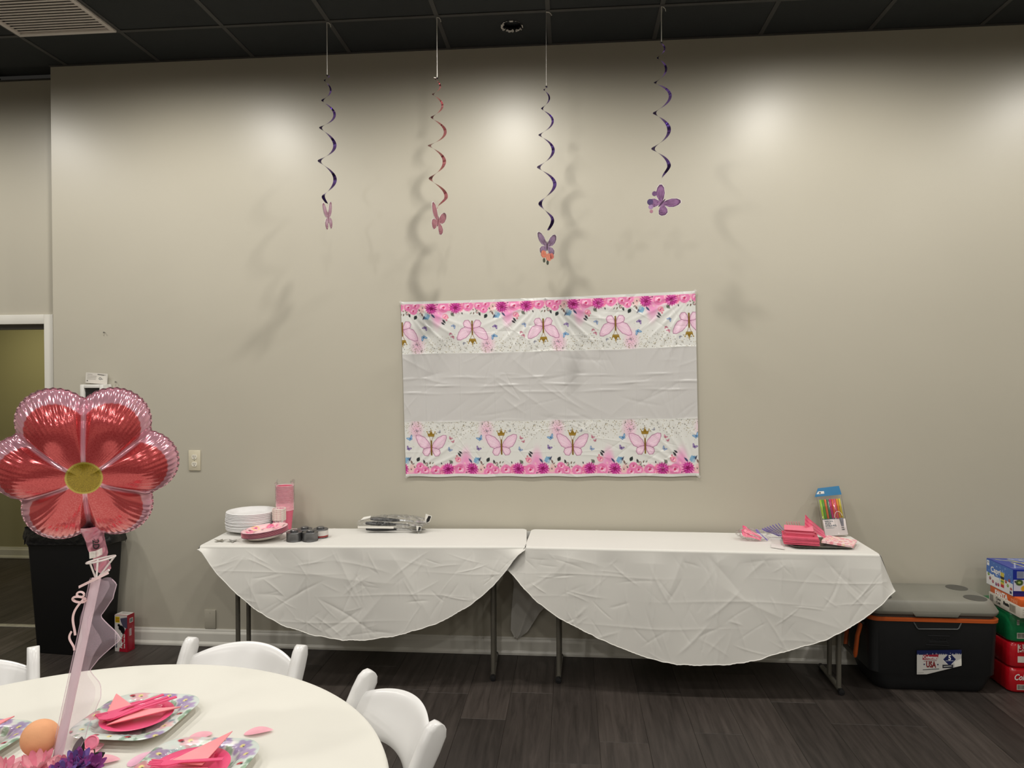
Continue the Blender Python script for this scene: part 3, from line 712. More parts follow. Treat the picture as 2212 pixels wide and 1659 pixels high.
# ------------------------------------------------------------------ the two narrow folding tables and their cloths
leg_m = mat('table_leg_metal', (0.15, 0.14, 0.115, 1), 0.42, 0.35, noise=(12, 0.15)); cap_m = mat('rubber_black', (0.008, 0.008, 0.009, 1), 0.45, noise=(20, 0.1))
top_m = mat('table_laminate', (0.30, 0.28, 0.25, 1), 0.5, noise=(12, 0.06))
cloth_m = mat('white_cloth', (0.70, 0.685, 0.645, 1), 0.62, spec=0.25, sheen=0.25, bump=(900, 0.06, 0.0006), noise=(3, 0.02))
hem_m = mat('cloth_hem', (0.78, 0.765, 0.72, 1), 0.6, sheen=0.2, bump=(500, 0.2, 0.001))
def folding_table(P0, ang, ln, dp, legx, label):
    t = thing('folding_table', label, 'table', (P0[0], P0[1], 0), ang)
    box('tabletop', 0.03, ln - 0.03, 0.012, dp, 0.722, 0.7455, top_m, t, 0.004)
    for x in legx:
        for y in (0.115, 0.262): tube('post', [(x, y, 0.03), (x, y, 0.722)], 0.0125, leg_m, t, 12)
        ft = tube('foot', [(x, 0.085, 0.018), (x, 0.12, 0.022), (x, 0.35, 0.022), (x, 0.395, 0.018)], 0.0135, leg_m, t, 12)
        for y in (0.082, 0.398): lathe_obj('end_cap', [(0, -0.016), (0.015, -0.014), (0.0165, 0), (0.015, 0.014), (0, 0.016)], cap_m, ft, 14, loc=(x, y, 0.0165), rot=(PI / 2, 0, 0))
        tube('brace', [(x, 0.262, 0.5), (x + (0.28 if x < ln / 2 else -0.28), 0.2, 0.716)], 0.006, leg_m, t, 8)
    return t
A1, A2 = math.radians(3.23), math.radians(-1.45)
folding_table((-1.985, -0.55), A1, 1.74, 0.425, (0.150, 1.560), 'narrow folding table under the left white cloth')
folding_table((-0.245, -0.46), A2, 1.776, 0.425, (0.166, 1.622), 'narrow folding table under the right white cloth beside the cooler')

def drape_cloth(P0, ang, ln, dp, bot, seed, label, tipL=None, tipR=None, foldx=()):
    t = thing('tablecloth', label, 'tablecloth', (P0[0], P0[1], 0), ang)
    ZT = 0.750
    bx = np.array([p[0] for p in bot]); bz = np.array([p[1] for p in bot])
    x0 = tipL[0] if tipL else bx[0]; x1 = tipR[0] if tipR else bx[-1]
    X = np.linspace(x0, x1, 420)
    # smooth lower edge
    zb = np.interp(X, bx, bz); ker = np.hanning(17); ker /= ker.sum(); zb2 = np.convolve(np.pad(zb, 8, mode='edge'), ker, 'valid'); zb = zb2
    zb = zb + 0.0009 * np.sin(X * 190 + 5 * np.sin(X * 23)) + 0.004 * np.sin(X * 13 + seed) + 0.0015 * np.sin(X * 61 + 2 * np.sin(X * 17))
    zt = np.full_like(X, ZT)
    if tipL: zt = np.where(X < 0, ZT + (tipL[1] - ZT) * (-X / -tipL[0]), zt)
    if tipR: zt = np.where(X > ln, ZT + (tipR[1] - ZT) * ((X - ln) / (tipR[0] - ln)), zt)
    zb = np.minimum(zb, zt - 0.001)
    nv = 130; V = np.linspace(0, 1, nv)[:, None]
    Z = zt[None] + (zb - zt)[None] * V; XX = np.repeat(X[None], nv, 0)
    H = creases(XX, Z, 130, seed, 0.06, 0.0038, 0.0016) + creases(XX, Z, 26, seed + 3, 0.11, 0.008, 0.0022) + creases(XX, Z, 10, seed + 9, 0.2, 0.04, 0.004)
    H += 0.006 * np.sin(XX * 6.2 + seed) * V + 0.003 * np.sin(XX * 17 + 5 * Z)
    for fx in foldx: H += 0.0020 * np.exp(-np.abs(XX - fx - 0.004 * np.sin(Z * 30)) / 0.005) + 0.002 * np.exp(-((XX - fx) / 0.05) ** 2)
    for fz in (0.62, 0.50, 0.36): H += 0.0014 * np.exp(-np.abs(Z - fz - 0.008 * np.sin(XX * 7)) / 0.006) * (0.5 + 0.5 * np.sin(XX * 5 + fz * 30))
    env = np.clip((zt[None] - Z) / 0.06, 0, 1)
    Y = -0.012 - 0.02 * V - H * env - 0.010 * np.sin(V * PI * 0.5)
    if tipL: Y = Y + np.clip(-XX, 0, 1) * 0.35
    if tipR: Y = Y + np.clip(XX - ln, 0, 1) * 0.35
    # soft roll over the table edge
    inside = ((X >= -0.001) & (X <= ln + 0.001)).astype(float)[None]
    rs = []
    for k in range(9):
        a = (k / 8) * PI / 2; r_ = 0.012
        yy = 0.0 - r_ * math.sin(a); zz = ZT + 0.0012 - r_ * (1 - math.cos(a))
        rs.append((yy, zz))
    RY_ = np.array([0.03] + [p[0] for p in rs])[:, None]; RZ_ = np.array([ZT + 0.0012] + [p[1] for p in rs])[:, None]
    Yr = RY_ * inside + (Y[:1]) * (1 - inside); Zr = RZ_ * inside + zt[None] * (1 - inside)
    Z = zt[None] - 0.0118 * inside - (zt[None] - 0.0118 * inside - np.minimum(zb[None], zt[None] - 0.0125)) * V
    P = np.stack([np.concatenate([np.repeat(X[None], 10, 0), XX[1:]]), np.concatenate([Yr, Y[1:]]), np.concatenate([Zr, Z[1:]])], -1)
    grid('front_drape', P, cloth_m, t)
    e = P[-1]; v, f = tube_geo([tuple(p) for p in e[::2]], 0.0022, 6); mesh('hem', v, f, hem_m, t, smooth=True)
    # top sheet with faint ironing lines, rounded back corners
    xs = np.linspace(-0.004, ln + 0.004, 160); ys = np.linspace(-0.002, dp + 0.006, 40); XT, YT = np.meshgrid(xs, ys + 0.012)
    rc = 0.03; cut = np.maximum(0, rc - np.minimum(XT + 0.004, ln + 0.004 - XT)); back = np.sqrt(np.maximum(rc * rc - cut * cut, 0))
    YT = np.minimum(YT, dp + 0.006 - rc + back)
    HT = creases(XT, YT, 22, seed + 20, 0.2, 0.006, 0.0009)
    for fx in foldx: HT += 0.0011 * np.exp(-np.abs(XT - fx - 0.04 * YT) / 0.006)
    HT = HT * np.clip((YT - 0.03) / 0.04, 0, 1)
    grid('top_sheet', np.stack([XT, YT, ZT + 0.0004 + np.clip(HT, -0.0004, 0.002)], -1), cloth_m, t)
    # short overhang at the back and ends
    for end, tip in ((0, tipL), (1, tipR)):
        dz = (ZT - tip[1]) if tip else 0.018; dx = abs(tip[0] - (ln if end else 0)) if tip else 0.012
        n = 14; s = np.linspace(0, 1, 26)[None]; q = np.linspace(0, 1, n)[:, None]
        sg = 1 if end else -1
        drop = dz * (1 - 0.35 * s); wav = 0.012 * np.sin(s * 13 + seed) * q
        ysl = -0.012 + 0.35 * dx * q * (1 - s) + s * dp
        xx = (ln if end else 0) + sg * (0.004 + (dx - 0.006) * q * (1 - 0.9 * s) + wav * 0)
        grid('end_drape', np.stack([xx + 0 * s, ysl + 0 * q, ZT - 0.0005 - drop * q], -1), cloth_m, t)
    bm = bmesh.new(); bm_box(bm, 0.02, ln - 0.02, dp + 0.001, dp + 0.004, 0.66, 0.7495); bmobj('back_drape', bm, cloth_m, t)
    return t
b1 = [(0.0, 0.745), (0.029, 0.72), (0.096, 0.613), (0.207, 0.507), (0.319, 0.423), (0.468, 0.335), (0.617, 0.281), (0.766, 0.262), (0.914, 0.265), (1.063, 0.283), (1.26, 0.346), (1.458, 0.458), (1.556, 0.532), (1.647, 0.635), (1.684, 0.692), (1.738, 0.745)]
b2 = [(-0.099, 0.632), (-0.038, 0.571), (0.059, 0.475), (0.156, 0.405), (0.277, 0.336), (0.397, 0.28), (0.54, 0.23), (0.681, 0.194), (0.775, 0.174), (0.869, 0.17), (1.008, 0.18), (1.192, 0.216), (1.373, 0.272), (1.508, 0.327), (1.62, 0.395), (1.686, 0.435), (1.84, 0.572)]
drape_cloth((-1.985, -0.55), A1, 1.74, 0.425, b1, 31, 'white round cloth on the left table, front hem in a shallow arc', foldx=(0.29, 0.585, 0.875, 1.17, 1.46))
c2 = drape_cloth((-0.245, -0.46), A2, 1.776, 0.425, b2, 47, 'white round cloth on the right table, deep front arc with pointed right corner', tipL=(-0.099, 0.634), tipR=(1.85, 0.582), foldx=(0.215, 0.36, 0.66, 0.98, 1.30, 1.62))
# rear tongue of the right cloth hanging behind the table
tl = [(-0.363, 0.735), (-0.363, 0.511), (-0.345, 0.429), (-0.362, 0.237), (-0.365, 0.150), (-0.346, 0.114), (-0.313, 0.106), (-0.264, 0.143), (-0.195, 0.254), (-0.10, 0.36), (-0.02, 0.735)]
zs = np.linspace(0.74, 0.107, 60); pl = np.array(tl[:6]); pr = np.array(tl[6:])
xl = np.interp(-zs, -pl[:, 1], pl[:, 0]); xr = np.interp(zs, pr[:, 1], pr[:, 0])
xl = np.minimum(xl, xr - 0.004)
S_ = np.linspace(0, 1, 30)[None]; XX = xl[:, None] * (1 - S_) + xr[:, None] * S_
YY = -0.032 + 0.006 * np.sin(S_ * 7 + zs[:, None] * 5) - 0.008 * np.exp(-((S_ - 0.55) / 0.1) ** 2)
Pt = np.stack([XX, YY, np.repeat(zs[:, None], 30, 1)], -1)
Mi = Matrix.Translation((-0.245, -0.46, 0)) @ Matrix.Rotation(A2, 4, 'Z'); Mi = np.array(Mi.inverted())
Pl = Pt @ Mi[:3, :3].T + Mi[:3, 3]
grid('rear_drape', Pl, cloth_m, c2)
TZ = 0.7525      # height of the cloth tops

# ------------------------------------------------------------------ things on the left table
foam_m = mat('white_foam', (0.74, 0.73, 0.73, 1), 0.55, spec=0.3, noise=(40, 0.02), bump=(300, 0.1))
R_ = 0.142
prof = [(0, 0.004), (0.088, 0.004), (0.094, 0.007), (0.110, 0.022), (0.128, 0.0265), (0.138, 0.0270), (R_ - 0.001, 0.0255), (R_, 0.0228), (R_ - 0.003, 0.0195), (R_ - 0.006, 0.0190), (0.128, 0.0195), (0.111, 0.0165), (0.096, 0.0035), (0.088, 0.0005), (0, 0.0005)]
v, f = lathe(prof, 56)
me0 = None; rp = random.Random(2)
for i in range(12):
    if me0 is None:
        o = mesh('foam_plate', v, f, foam_m, None, smooth=True); o.data.set_sharp_from_angle(angle=math.radians(50)); me0 = o.data
    else:
        o = link(bpy.data.objects.new('foam_plate', me0))
    o.location = (-1.872 + rp.uniform(-0.0015, 0.0015) + (0.002 if i > 8 else 0), -0.190 + rp.uniform(-0.0015, 0.0015), TZ + i * 0.0086)
    o.rotation_euler = (rp.uniform(-0.004, 0.004), rp.uniform(-0.004, 0.004), rp.uniform(0, 6))
    tag(o, 'white foam dinner plate, %s in the tall stack on the left table' % nth(i, 12), 'plate', 'white foam plates in one stack')

pinkcup_m = mat('pink_cup', rgb(220, 104, 130), 0.4, noise=(20, 0.03)); rim_m = mat('cup_rim', rgb(248, 205, 214), 0.35, noise=(20, 0.02))
CH = 0.118
def cup_prof(rt, rb, h): return [(0, 0.003), (rb, 0.003), (rb, 0), (rt, h - 0.003), (rt - 0.0015, h - 0.003), (rb - 0.002, 0.004), (0, 0.004)]
def rim_prof(rt, h): return [(rt - 0.001, h - 0.0045), (rt + 0.002, h - 0.004), (rt + 0.003, h - 0.002), (rt + 0.002, h), (rt - 0.001, h), (rt - 0.002, h - 0.002)]
cups = []
for i in range(19):
    t = thing('pink_cup', 'pink paper cup, %s in the tall nested stack' % nth(i, 19), 'cup', (-1.695, -0.125, TZ + i * 0.0078), group='pink cups nested in one tall stack')
    if i == 0:
        cb = lathe_obj('cup_body', cup_prof(0.0485, 0.036, CH), pinkcup_m, t, 36); cr_ = lathe_obj('rim', rim_prof(0.0485, CH), rim_m, t, 36)
    else:
        for src in (cb, cr_):
            c = src.copy(); link(c, t)
def make_film(name, crinkle, diff, bmp):
  film_m = bpy.data.materials.new(name); film_m.use_nodes = True
  nt = film_m.node_tree; N = nt.nodes; L = nt.links; N.remove(N['Principled BSDF'])
  tr = N.new('ShaderNodeBsdfTransparent'); tr.inputs[0].default_value = (1, 1, 1, 1); gl = N.new('ShaderNodeBsdfGlossy'); gl.inputs['Roughness'].default_value = 0.08
  df = N.new('ShaderNodeBsdfDiffuse'); df.inputs[0].default_value = (0.8, 0.8, 0.8, 1)
  fr = N.new('ShaderNodeFresnel'); fr.inputs[0].default_value = 1.5
  m1 = N.new('ShaderNodeMixShader'); m2 = N.new('ShaderNodeMixShader'); pass
  mu = N.new('ShaderNodeMath'); mu.operation = 'MULTIPLY_ADD'; mu.inputs[1].default_value = 0.55; mu.inputs[2].default_value = 0.0
  nz = N.new('ShaderNodeTexNoise'); nz.inputs['Scale'].default_value = 55; tc = N.new('ShaderNodeTexCoord'); bp = N.new('ShaderNodeBump'); bp.inputs['Strength'].default_value = bmp; bp.inputs['Distance'].default_value = 0.01
  L.new(tc.outputs['Object'], nz.inputs['Vector']); L.new(nz.outputs['Fac'], bp.inputs['Height']); L.new(bp.outputs[0], gl.inputs['Normal']); L.new(bp.outputs[0], fr.inputs['Normal'])
  L.new(fr.outputs[0], mu.inputs[0]); L.new(mu.outputs[0], m1.inputs[0]); L.new(tr.outputs[0], m1.inputs[1]); L.new(gl.outputs[0], m1.inputs[2])
  vo = N.new('ShaderNodeTexVoronoi'); vo.feature = 'DISTANCE_TO_EDGE'; vo.inputs['Scale'].default_value = 38
  n2 = N.new('ShaderNodeTexNoise'); n2.inputs['Scale'].default_value = 30; va = N.new('ShaderNodeVectorMath'); va.operation = 'MULTIPLY_ADD'; va.inputs[1].default_value = (0.03, 0.03, 0.03)
  L.new(tc.outputs['Object'], n2.inputs['Vector']); L.new(n2.outputs['Color'], va.inputs[0]); L.new(tc.outputs['Object'], va.inputs[2]); L.new(va.outputs[0], vo.inputs['Vector'])
  mrf = N.new('ShaderNodeMapRange'); mrf.inputs['From Min'].default_value = 0.0; mrf.inputs['From Max'].default_value = 0.03; mrf.inputs['To Min'].default_value = crinkle; mrf.inputs['To Max'].default_value = diff
  L.new(vo.outputs['Distance'], mrf.inputs['Value']); L.new(mrf.outputs[0], m2.inputs[0])
  L.new(m1.outputs[0], m2.inputs[1]); L.new(df.outputs[0], m2.inputs[2]); L.new(m2.outputs[0], N['Material Output'].inputs['Surface'])
  MATS[name] = film_m; return film_m
film_m = make_film('clear_film', 0.34, 0.03, 0.35); film_s = make_film('clear_film_smooth', 0.05, 0.02, 0.06)
def film_tube(name, r_, z0, z1, seed, loc, label, cat, n=48, amp=0.0012, flare=0.0):
    rq = np.random.RandomState(seed); th = np.linspace(0, 2 * PI, n, endpoint=False)[None]; zz = np.linspace(0, 1, 24)[:, None]
    rr_ = r_ + amp * np.sin(th * 9 + zz * 14) + amp * np.sin(th * 17 - zz * 31) + flare * zz ** 8 * np.sin(th * 5 + 1)
    P = np.stack([rr_ * np.cos(th), rr_ * np.sin(th), z0 + (z1 - z0) * zz + flare * zz ** 8 * 1.3 * np.sin(th * 3) + 0 * th], -1)
    o = grid(name, P, film_s, None, wrap=True, loc=loc); tag(o, label, cat); return o
film_tube('cup_sleeve', 0.0535, 0.16, 0.285, 3, (-1.695, -0.125, TZ), 'crinkled clear plastic sleeve round the pink cup stack', 'plastic sleeve', flare=0.006)

# small flowered cups
def floral_mat(name, base, spots, scale=55, rough=0.45):
    m = bpy.data.materials.new(name); m.use_nodes = True; nt = m.node_tree; N = nt.nodes; L = nt.links; b = N['Principled BSDF']; b.inputs['Roughness'].default_value = rough
    tc = N.new('ShaderNodeTexCoord'); src = base
    prev = None
    for i, (col, sc, th) in enumerate(spots):
        vo = N.new('ShaderNodeTexVoronoi'); vo.inputs['Scale'].default_value = sc; mp = N.new('ShaderNodeMapping'); mp.inputs['Location'].default_value = (i * 3.1, i * 1.7, i * 2.3)
        L.new(tc.outputs['Object'], mp.inputs[0]); L.new(mp.outputs[0], vo.inputs['Vector'])
        mr = N.new('ShaderNodeMapRange'); mr.inputs['From Min'].default_value = th; mr.inputs['From Max'].default_value = th * 0.7; L.new(vo.outputs['Distance'], mr.inputs['Value'])
        mx = N.new('ShaderNodeMix'); mx.data_type = 'RGBA'; mx.inputs['A'].default_value = base; mx.inputs['B'].default_value = col
        if prev: L.new(prev, mx.inputs['A'])
        L.new(mr.outputs[0], mx.inputs['Factor']); prev = mx.outputs['Result']
    L.new(prev, b.inputs['Base Color']); MATS[name] = m; return m
fl_m = floral_mat('flower_print_paper', rgb(236, 222, 220), [(rgb(226, 140, 165), 70, 0.5), (rgb(190, 70, 115), 95, 0.38), (rgb(90, 70, 80), 120, 0.26)])
cupw_m = mat('cup_rim_white', rgb(235, 222, 212), 0.4, noise=(20, 0.02))
for i in range(12):
    t = thing('flowered_cup', 'small flower printed paper cup, %s in the short white-rimmed stack' % nth(i, 12), 'cup', (-1.692, -0.216, TZ + i * 0.0057), group='small flowered cups nested in one stack')
    if i == 0:
        cb = lathe_obj('cup_body', cup_prof(0.0365, 0.027, 0.077), fl_m, t, 32); cr_ = lathe_obj('rim', rim_prof(0.0365, 0.077), cupw_m, t, 32)
    else:
        for src in (cb, cr_): link(src.copy(), t)

# tilted stack of pink flowered plates
cv = Canvas(150, 150, (236, 190, 196)); r2 = random.Random(9)
cv.ell(75, 75, 60, 60, (238, 205, 205), 0.9)
for q in range(30):
    a = r2.uniform(0, 6.28); d = r2.uniform(22, 66); leafp(cv, 75 + math.cos(a) * d, 75 + math.sin(a) * d, 18, 5, a + r2.uniform(-1, 1), r2.choice([(40, 38, 42), (80, 90, 76), (120, 50, 72), (150, 120, 110)]))
for q in range(15):
    a = q * 0.42; d = 52 + 8 * math.sin(q * 2.3); rose(cv, 75 + math.cos(a) * d, 75 + math.sin(a) * d, 9 + 4 * (q % 2), r2.choice([(226, 110, 140), (238, 160, 172), (246, 214, 208), (240, 196, 140)]), r2)
pp_m = mat('pink_plate_side', rgb(240, 165, 180), 0.4, noise=(20, 0.04)); pw_m = mat('plate_base_white', rgb(225, 214, 205), 0.5, noise=(20, 0.03)); pr_m = mat('plate_rim_mauve', rgb(130, 78, 100), 0.35, noise=(20, 0.05))
st = Matrix.Translation((-1.697, -0.388, TZ + 0.0135)) @ Matrix.Rotation(math.radians(-6.0), 4, 'Y') @ Matrix.Rotation(math.radians(2), 4, 'X')
for i in range(7):
    t = thing('flowered_plate', 'pink flower printed paper plate, %s in the tilted stack' % nth(i, 7), 'plate', (0, 0, 0), group='pink flowered plates in a tilted stack')
    t.matrix_world = st @ Matrix.Translation((0, 0, i * 0.0046))
    k_ = [(0, 0.003), (0.083, 0.003), (0.092, 0.006), (0.108, 0.0185), (0.120, 0.0215), (0.124, 0.0205)]
    under = [(0.124, 0.0190), (0.120, 0.0195), (0.108, 0.0165), (0.093, 0.003), (0.083, 0.0), (0, 0.0)]
    if i in (0,):
        pb = lathe_obj('plate_body', under, pp_m if i else pw_m, t, 48); rb_ = lathe_obj('rim', [(0.1235, 0.0188), (0.1255, 0.0196), (0.1235, 0.0208)], pr_m, t, 48)
    elif i == 1:
        pb2 = lathe_obj('plate_body', under, pp_m, t, 48); rk_ = lathe_obj('rim', [(0.1225, 0.0188), (0.1245, 0.0196), (0.1225, 0.0204)], mat('plate_rim_pink', rgb(236, 158, 172), 0.4, noise=(20, 0.04)), t, 48)
    else:
        link(pb2.copy(), t)
        if i == 6: link(rb_.copy(), t)
        else: link(rk_.copy(), t)
    if i == 6:
        rr_ = np.array([p[0] for p in k_]); zz = np.array([p[1] for p in k_]); R2 = np.linspace(0.001, 0.124, 40); Z2 = np.interp(R2, rr_, zz)
        th = np.linspace(0, 2 * PI, 96, endpoint=False); G = np.stack([R2[:, None] * np.cos(th), R2[:, None] * np.sin(th), np.repeat(Z2[:, None], 96, 1)], -1)
        grid('printed_face', G, mat('print_gloss', rough=0.3, attr=True), t, colors=cv.at(G[..., 0] / 0.25 + 0.5, 0.5 - G[..., 1] / 0.25), wrap=True)

# chafing fuel cans
can_m = mat('gunmetal_tin', (0.16, 0.16, 0.163, 1), 0.33, 0.75, noise=(15, 0.12)); lid_m = mat('gunmetal_lid', (0.19, 0.19, 0.195, 1), 0.28, 0.8, noise=(15, 0.1))
lab_m = mat('can_label', rgb(205, 200, 195), 0.45, noise=(25, 0.1)); red_m = mat('label_red', rgb(140, 45, 45), 0.45, noise=(25, 0.1))
for x, y, lb, lab in ((-1.524, -0.412, 'grey metal fuel can in front, next to the flowered plates', 0), (-1.436, -0.404, 'grey metal fuel can in front, right of its pair', 0),
                      (-1.497, -0.326, 'grey metal fuel can in the back row, on the left', 0), (-1.408, -0.322, 'grey metal fuel can in the back row with a white and red label', 1)):
    t = thing('fuel_can', lb, 'can', (x, y, TZ), group='chafing fuel cans')
    lathe_obj('tin_body', [(0, 0), (0.041, 0), (0.0425, 0.002), (0.0415, 0.004), (0.0415, 0.043), (0.0428, 0.045), (0.0415, 0.048), (0.038, 0.0465), (0, 0.0465)], can_m, t, 36)
    lathe_obj('screw_cap', [(0.021, 0.0465), (0.0215, 0.057), (0.020, 0.0585), (0.017, 0.0575), (0, 0.0575)], lid_m, t, 28)
    if lab:
        th = np.linspace(-2.2, 0.9, 30)
        for nm_, z0, z1, m_ in (('paper_label', 0.014, 0.042, lab_m), ('label_stripe', 0.005, 0.014, red_m)):
            P = np.stack([np.stack([np.cos(th) * 0.0421, np.sin(th) * 0.0421, np.full(30, z)], -1) for z in (z0, z1)]); grid(nm_, P, m_, t)
# silver star cut-outs
star_m = mat('silver_foil', (0.55, 0.54, 0.50, 1), 0.25, 0.9, noise=(20, 0.1))
for x, y, a, lb in ((-1.925, -0.452, 0.5, 'silver foil star lying at the very corner of the left table'), (-1.855, -0.452, 0.1, 'silver foil star lying right of the other, near the flowered plates')):
    pts = [((0.040 if q % 2 == 0 else 0.016) * math.cos(PI / 5 * q + a), (0.040 if q % 2 == 0 else 0.016) * math.sin(PI / 5 * q + a)) for q in range(10)]
    o = plate_poly('foil_star', pts, 0, 0.0012, star_m, None, loc=(x, y, TZ + 0.0015))
    o.data.vertices.foreach_set('co', np.array([[vv.co.x, vv.co.y, vv.co.z + 0.006 * (vv.co.x / 0.04) ** 2] for vv in o.data.vertices]).reshape(-1)); tag(o, lb, 'star', 'foil stars')

# bag of black serving utensils
blk_m = mat('black_plastic', (0.012, 0.012, 0.013, 1), 0.3, noise=(12, 0.1)); chr_m = mat('polished_steel', (0.62, 0.62, 0.62, 1), 0.15, 0.95, noise=(8, 0.05))
def serving_spoon(loc, rotz, tilt, label):
    t = thing('serving_spoon', label, 'spoon', loc, rot=(0, tilt, rotz), group='black serving utensils in the clear bag')
    rings = []
    for x, wy, hz in ((-0.16, 0.005, 0.004), (-0.155, 0.012, 0.008), (-0.11, 0.018, 0.012), (-0.04, 0.015, 0.011), (0.0, 0.010, 0.008), (0.02, 0.008, 0.006)): rings.append([(x, math.cos(a) * wy, 0.014 + math.sin(a) * hz) for a in np.linspace(0, 2 * PI, 14, endpoint=False)])
    loft('handle', rings, blk_m, t)
    tube('neck', [(0.0, 0, 0.014), (0.05, 0, 0.016), (0.10, 0, 0.012)], 0.0055, chr_m, t, 10)
    s = np.linspace(0, 1, 12)[:, None]; th = np.linspace(0, 2 * PI, 28, endpoint=False)[None]
    grid('bowl', np.stack([0.142 + 0.048 * s * np.cos(th), 0.030 * s * np.sin(th), 0.001 + 0.012 * s ** 2 + 0 * th], -1), chr_m, t, wrap=True)
serving_spoon((-1.03, -0.175, TZ + 0.004), 0.02, 0.0, 'black-handled serving spoon at the bottom front of the clear bag')
serving_spoon((-1.05, -0.115, TZ + 0.020), 0.05, 0.04, 'black-handled serving spoon in the middle of the clear bag')
serving_spoon((-1.02, -0.135, TZ + 0.048), -0.06, 0.03, 'black-handled serving spoon lying on top inside the clear bag')
t = thing('utensil_bag', 'clear crinkled bag holding black serving utensils on the left table', 'plastic bag', (-1.04, -0.125, TZ))
q = np.linspace(0, 1, 60)[None]; a = np.linspace(0, 2 * PI, 40, endpoint=False)[:, None]
prof_ = np.sin(PI * np.clip(q, 0.02, 0.98)) ** 0.45
nzq = 0.0028 * np.sin(q * 41 + a * 5) + 0.0014 * np.sin(q * 83 - a * 9)
P = np.stack([-0.215 + 0.42 * q + 0 * a, np.cos(a) * (0.075 * prof_ + nzq), 0.047 + np.sin(a) * (0.044 * prof_ + nzq * 0.8) + 0.012 * q - 0.006], -1)
P[..., 2] = np.maximum(P[..., 2], 0.0012)
grid('film', np.transpose(P, (1, 0, 2)), film_m, t, wrap=True)
wl = mat('white_label', rgb(225, 222, 215), 0.45, noise=(20, 0.03))
for nm_, loc, rot, s in (('paper_tag', (0.205, -0.02, 0.075), (PI / 2, 0.45, 0), 1.0), ('paper_tag', (0.16, -0.055, 0.02), (PI / 2, 0.2, 0), 0.8)):
    pt = plate_poly(nm_, [(-0.022 * s, 0.022 * s), (0.016 * s, 0.026 * s), (0.020 * s, -0.01 * s), (0.004 * s, -0.03 * s), (-0.012 * s, -0.012 * s)], 0, 0.0012, wl, t, loc=loc, rot=rot)
    plate_poly('tag_print', [(-0.002 * s, 0.019 * s), (0.013 * s, 0.021 * s), (0.016 * s, -0.008 * s), (0.004 * s, -0.024 * s), (-0.003 * s, -0.008 * s)], 0.0012, 0.0018, blk_m, pt)
box('paper_strip', -0.19, 0.02, -0.0812, -0.080, 0.028, 0.040, wl, t)
pt = plate_poly('paper_tag', [(-0.03, -0.010), (0.026, 0.004), (0.030, 0.016), (-0.012, 0.008)], 0, 0.001, wl, t, loc=(-0.155, -0.04, 0.076), rot=(PI / 2 - 0.4, 0, 0))

# ------------------------------------------------------------------ things on the right table
hot_m = mat('hot_pink_plastic', rgb(228, 80, 126), 0.3, noise=(15, 0.04)); pk_m = mat('salmon_pink_plastic', rgb(238, 120, 145), 0.35, noise=(15, 0.04)); pu_m = mat('lilac_plastic', rgb(128, 110, 190), 0.35, noise=(15, 0.04))
def cutlery_mesh(kind, L_=0.165):
    """plastic cutlery along +x, head at +x, flat in XY"""
    bm = bmesh.new()
    if kind == 'fork':
        o_ = [(0, -0.006), (0.09, -0.0045), (0.115, -0.010), (0.128, -0.0115)]
        outl = o_ + [(0.160, -0.0115), (0.163, -0.0095), (0.160, -0.0075), (0.135, -0.0068), (0.135, -0.0050), (0.161, -0.0045), (0.164, -0.0025), (0.161, -0.0008), (0.135, -0.0010),
                     (0.135, 0.0010), (0.161, 0.0008), (0.164, 0.0025), (0.161, 0.0045), (0.135, 0.0050), (0.135, 0.0068), (0.160, 0.0075), (0.163, 0.0095), (0.160, 0.0115)] + [(p[0], -p[1]) for p in reversed(o_)]
    elif kind == 'spoon':
        outl = [(0, -0.006), (0.09, -0.0045), (0.115, -0.010), (0.135, -0.0165), (0.152, -0.015), (0.164, -0.008), (0.167, 0), (0.164, 0.008), (0.152, 0.015), (0.135, 0.0165), (0.115, 0.010), (0.09, 0.0045), (0, 0.006)]
    else:
        outl = [(0, -0.006), (0.08, -0.005), (0.09, -0.009), (0.15, -0.010), (0.168, 0.0), (0.16, 0.006), (0.09, 0.006), (0.08, 0.005), (0, 0.006)]
    a = [bm.verts.new((p[0], p[1], 0)) for p in outl]; f_ = bm.faces.new(a)
    r_ = bmesh.ops.extrude_face_region(bm, geom=[f_])
    for q_ in r_['geom']:
        if isinstance(q_, bmesh.types.BMVert): q_.co.z = 0.0022
    for vv in bm.verts:
        x = vv.co.x; vv.co.z += 0.004 * math.sin(min(1, x / 0.11) * PI) * 0.6 + (0.0 if kind == 'knife' else max(0, x - 0.11) ** 2 * 2.0)
    bmesh.ops.recalc_face_normals(bm, faces=bm.faces[:])
    bmesh.ops.triangulate(bm, faces=[f_ for f_ in bm.faces if len(f_.verts) > 4])
    me = bpy.data.meshes.new('plastic_' + kind); bm.to_mesh(me); bm.free(); return me
CUT = {}
def cutlery(kind, m, loc, rot, label, group=None):
    key = (kind, m.name)
    if key not in CUT:
        me = cutlery_mesh(kind); me.materials.append(m); CUT[key] = me
    o = link(bpy.data.objects.new('plastic_' + kind, CUT[key]), None, loc, rot); tag(o, label, kind, group); return o
def cutlery_dir(kind, m, base, head, nrm, sc, label, group=None):
    """piece from its handle end at base, head pointing along head, upper face along nrm"""
    d = Vector(head).normalized(); n_ = Vector(nrm); n_ = (n_ - d * n_.dot(d)).normalized(); y_ = n_.cross(d)
    o = cutlery(kind, m, (0, 0, 0), (0, 0, 0), label, group)
    o.matrix_world = Matrix(((d.x * sc, y_.x * sc, n_.x * sc, base[0]), (d.y * sc, y_.y * sc, n_.y * sc, base[1]), (d.z * sc, y_.z * sc, n_.z * sc, base[2]), (0, 0, 0, 1)))
    return o
FO = ['first', 'second', 'third', 'fourth', 'fifth', 'sixth', 'seventh', 'eighth', 'ninth']
r2 = random.Random(4)
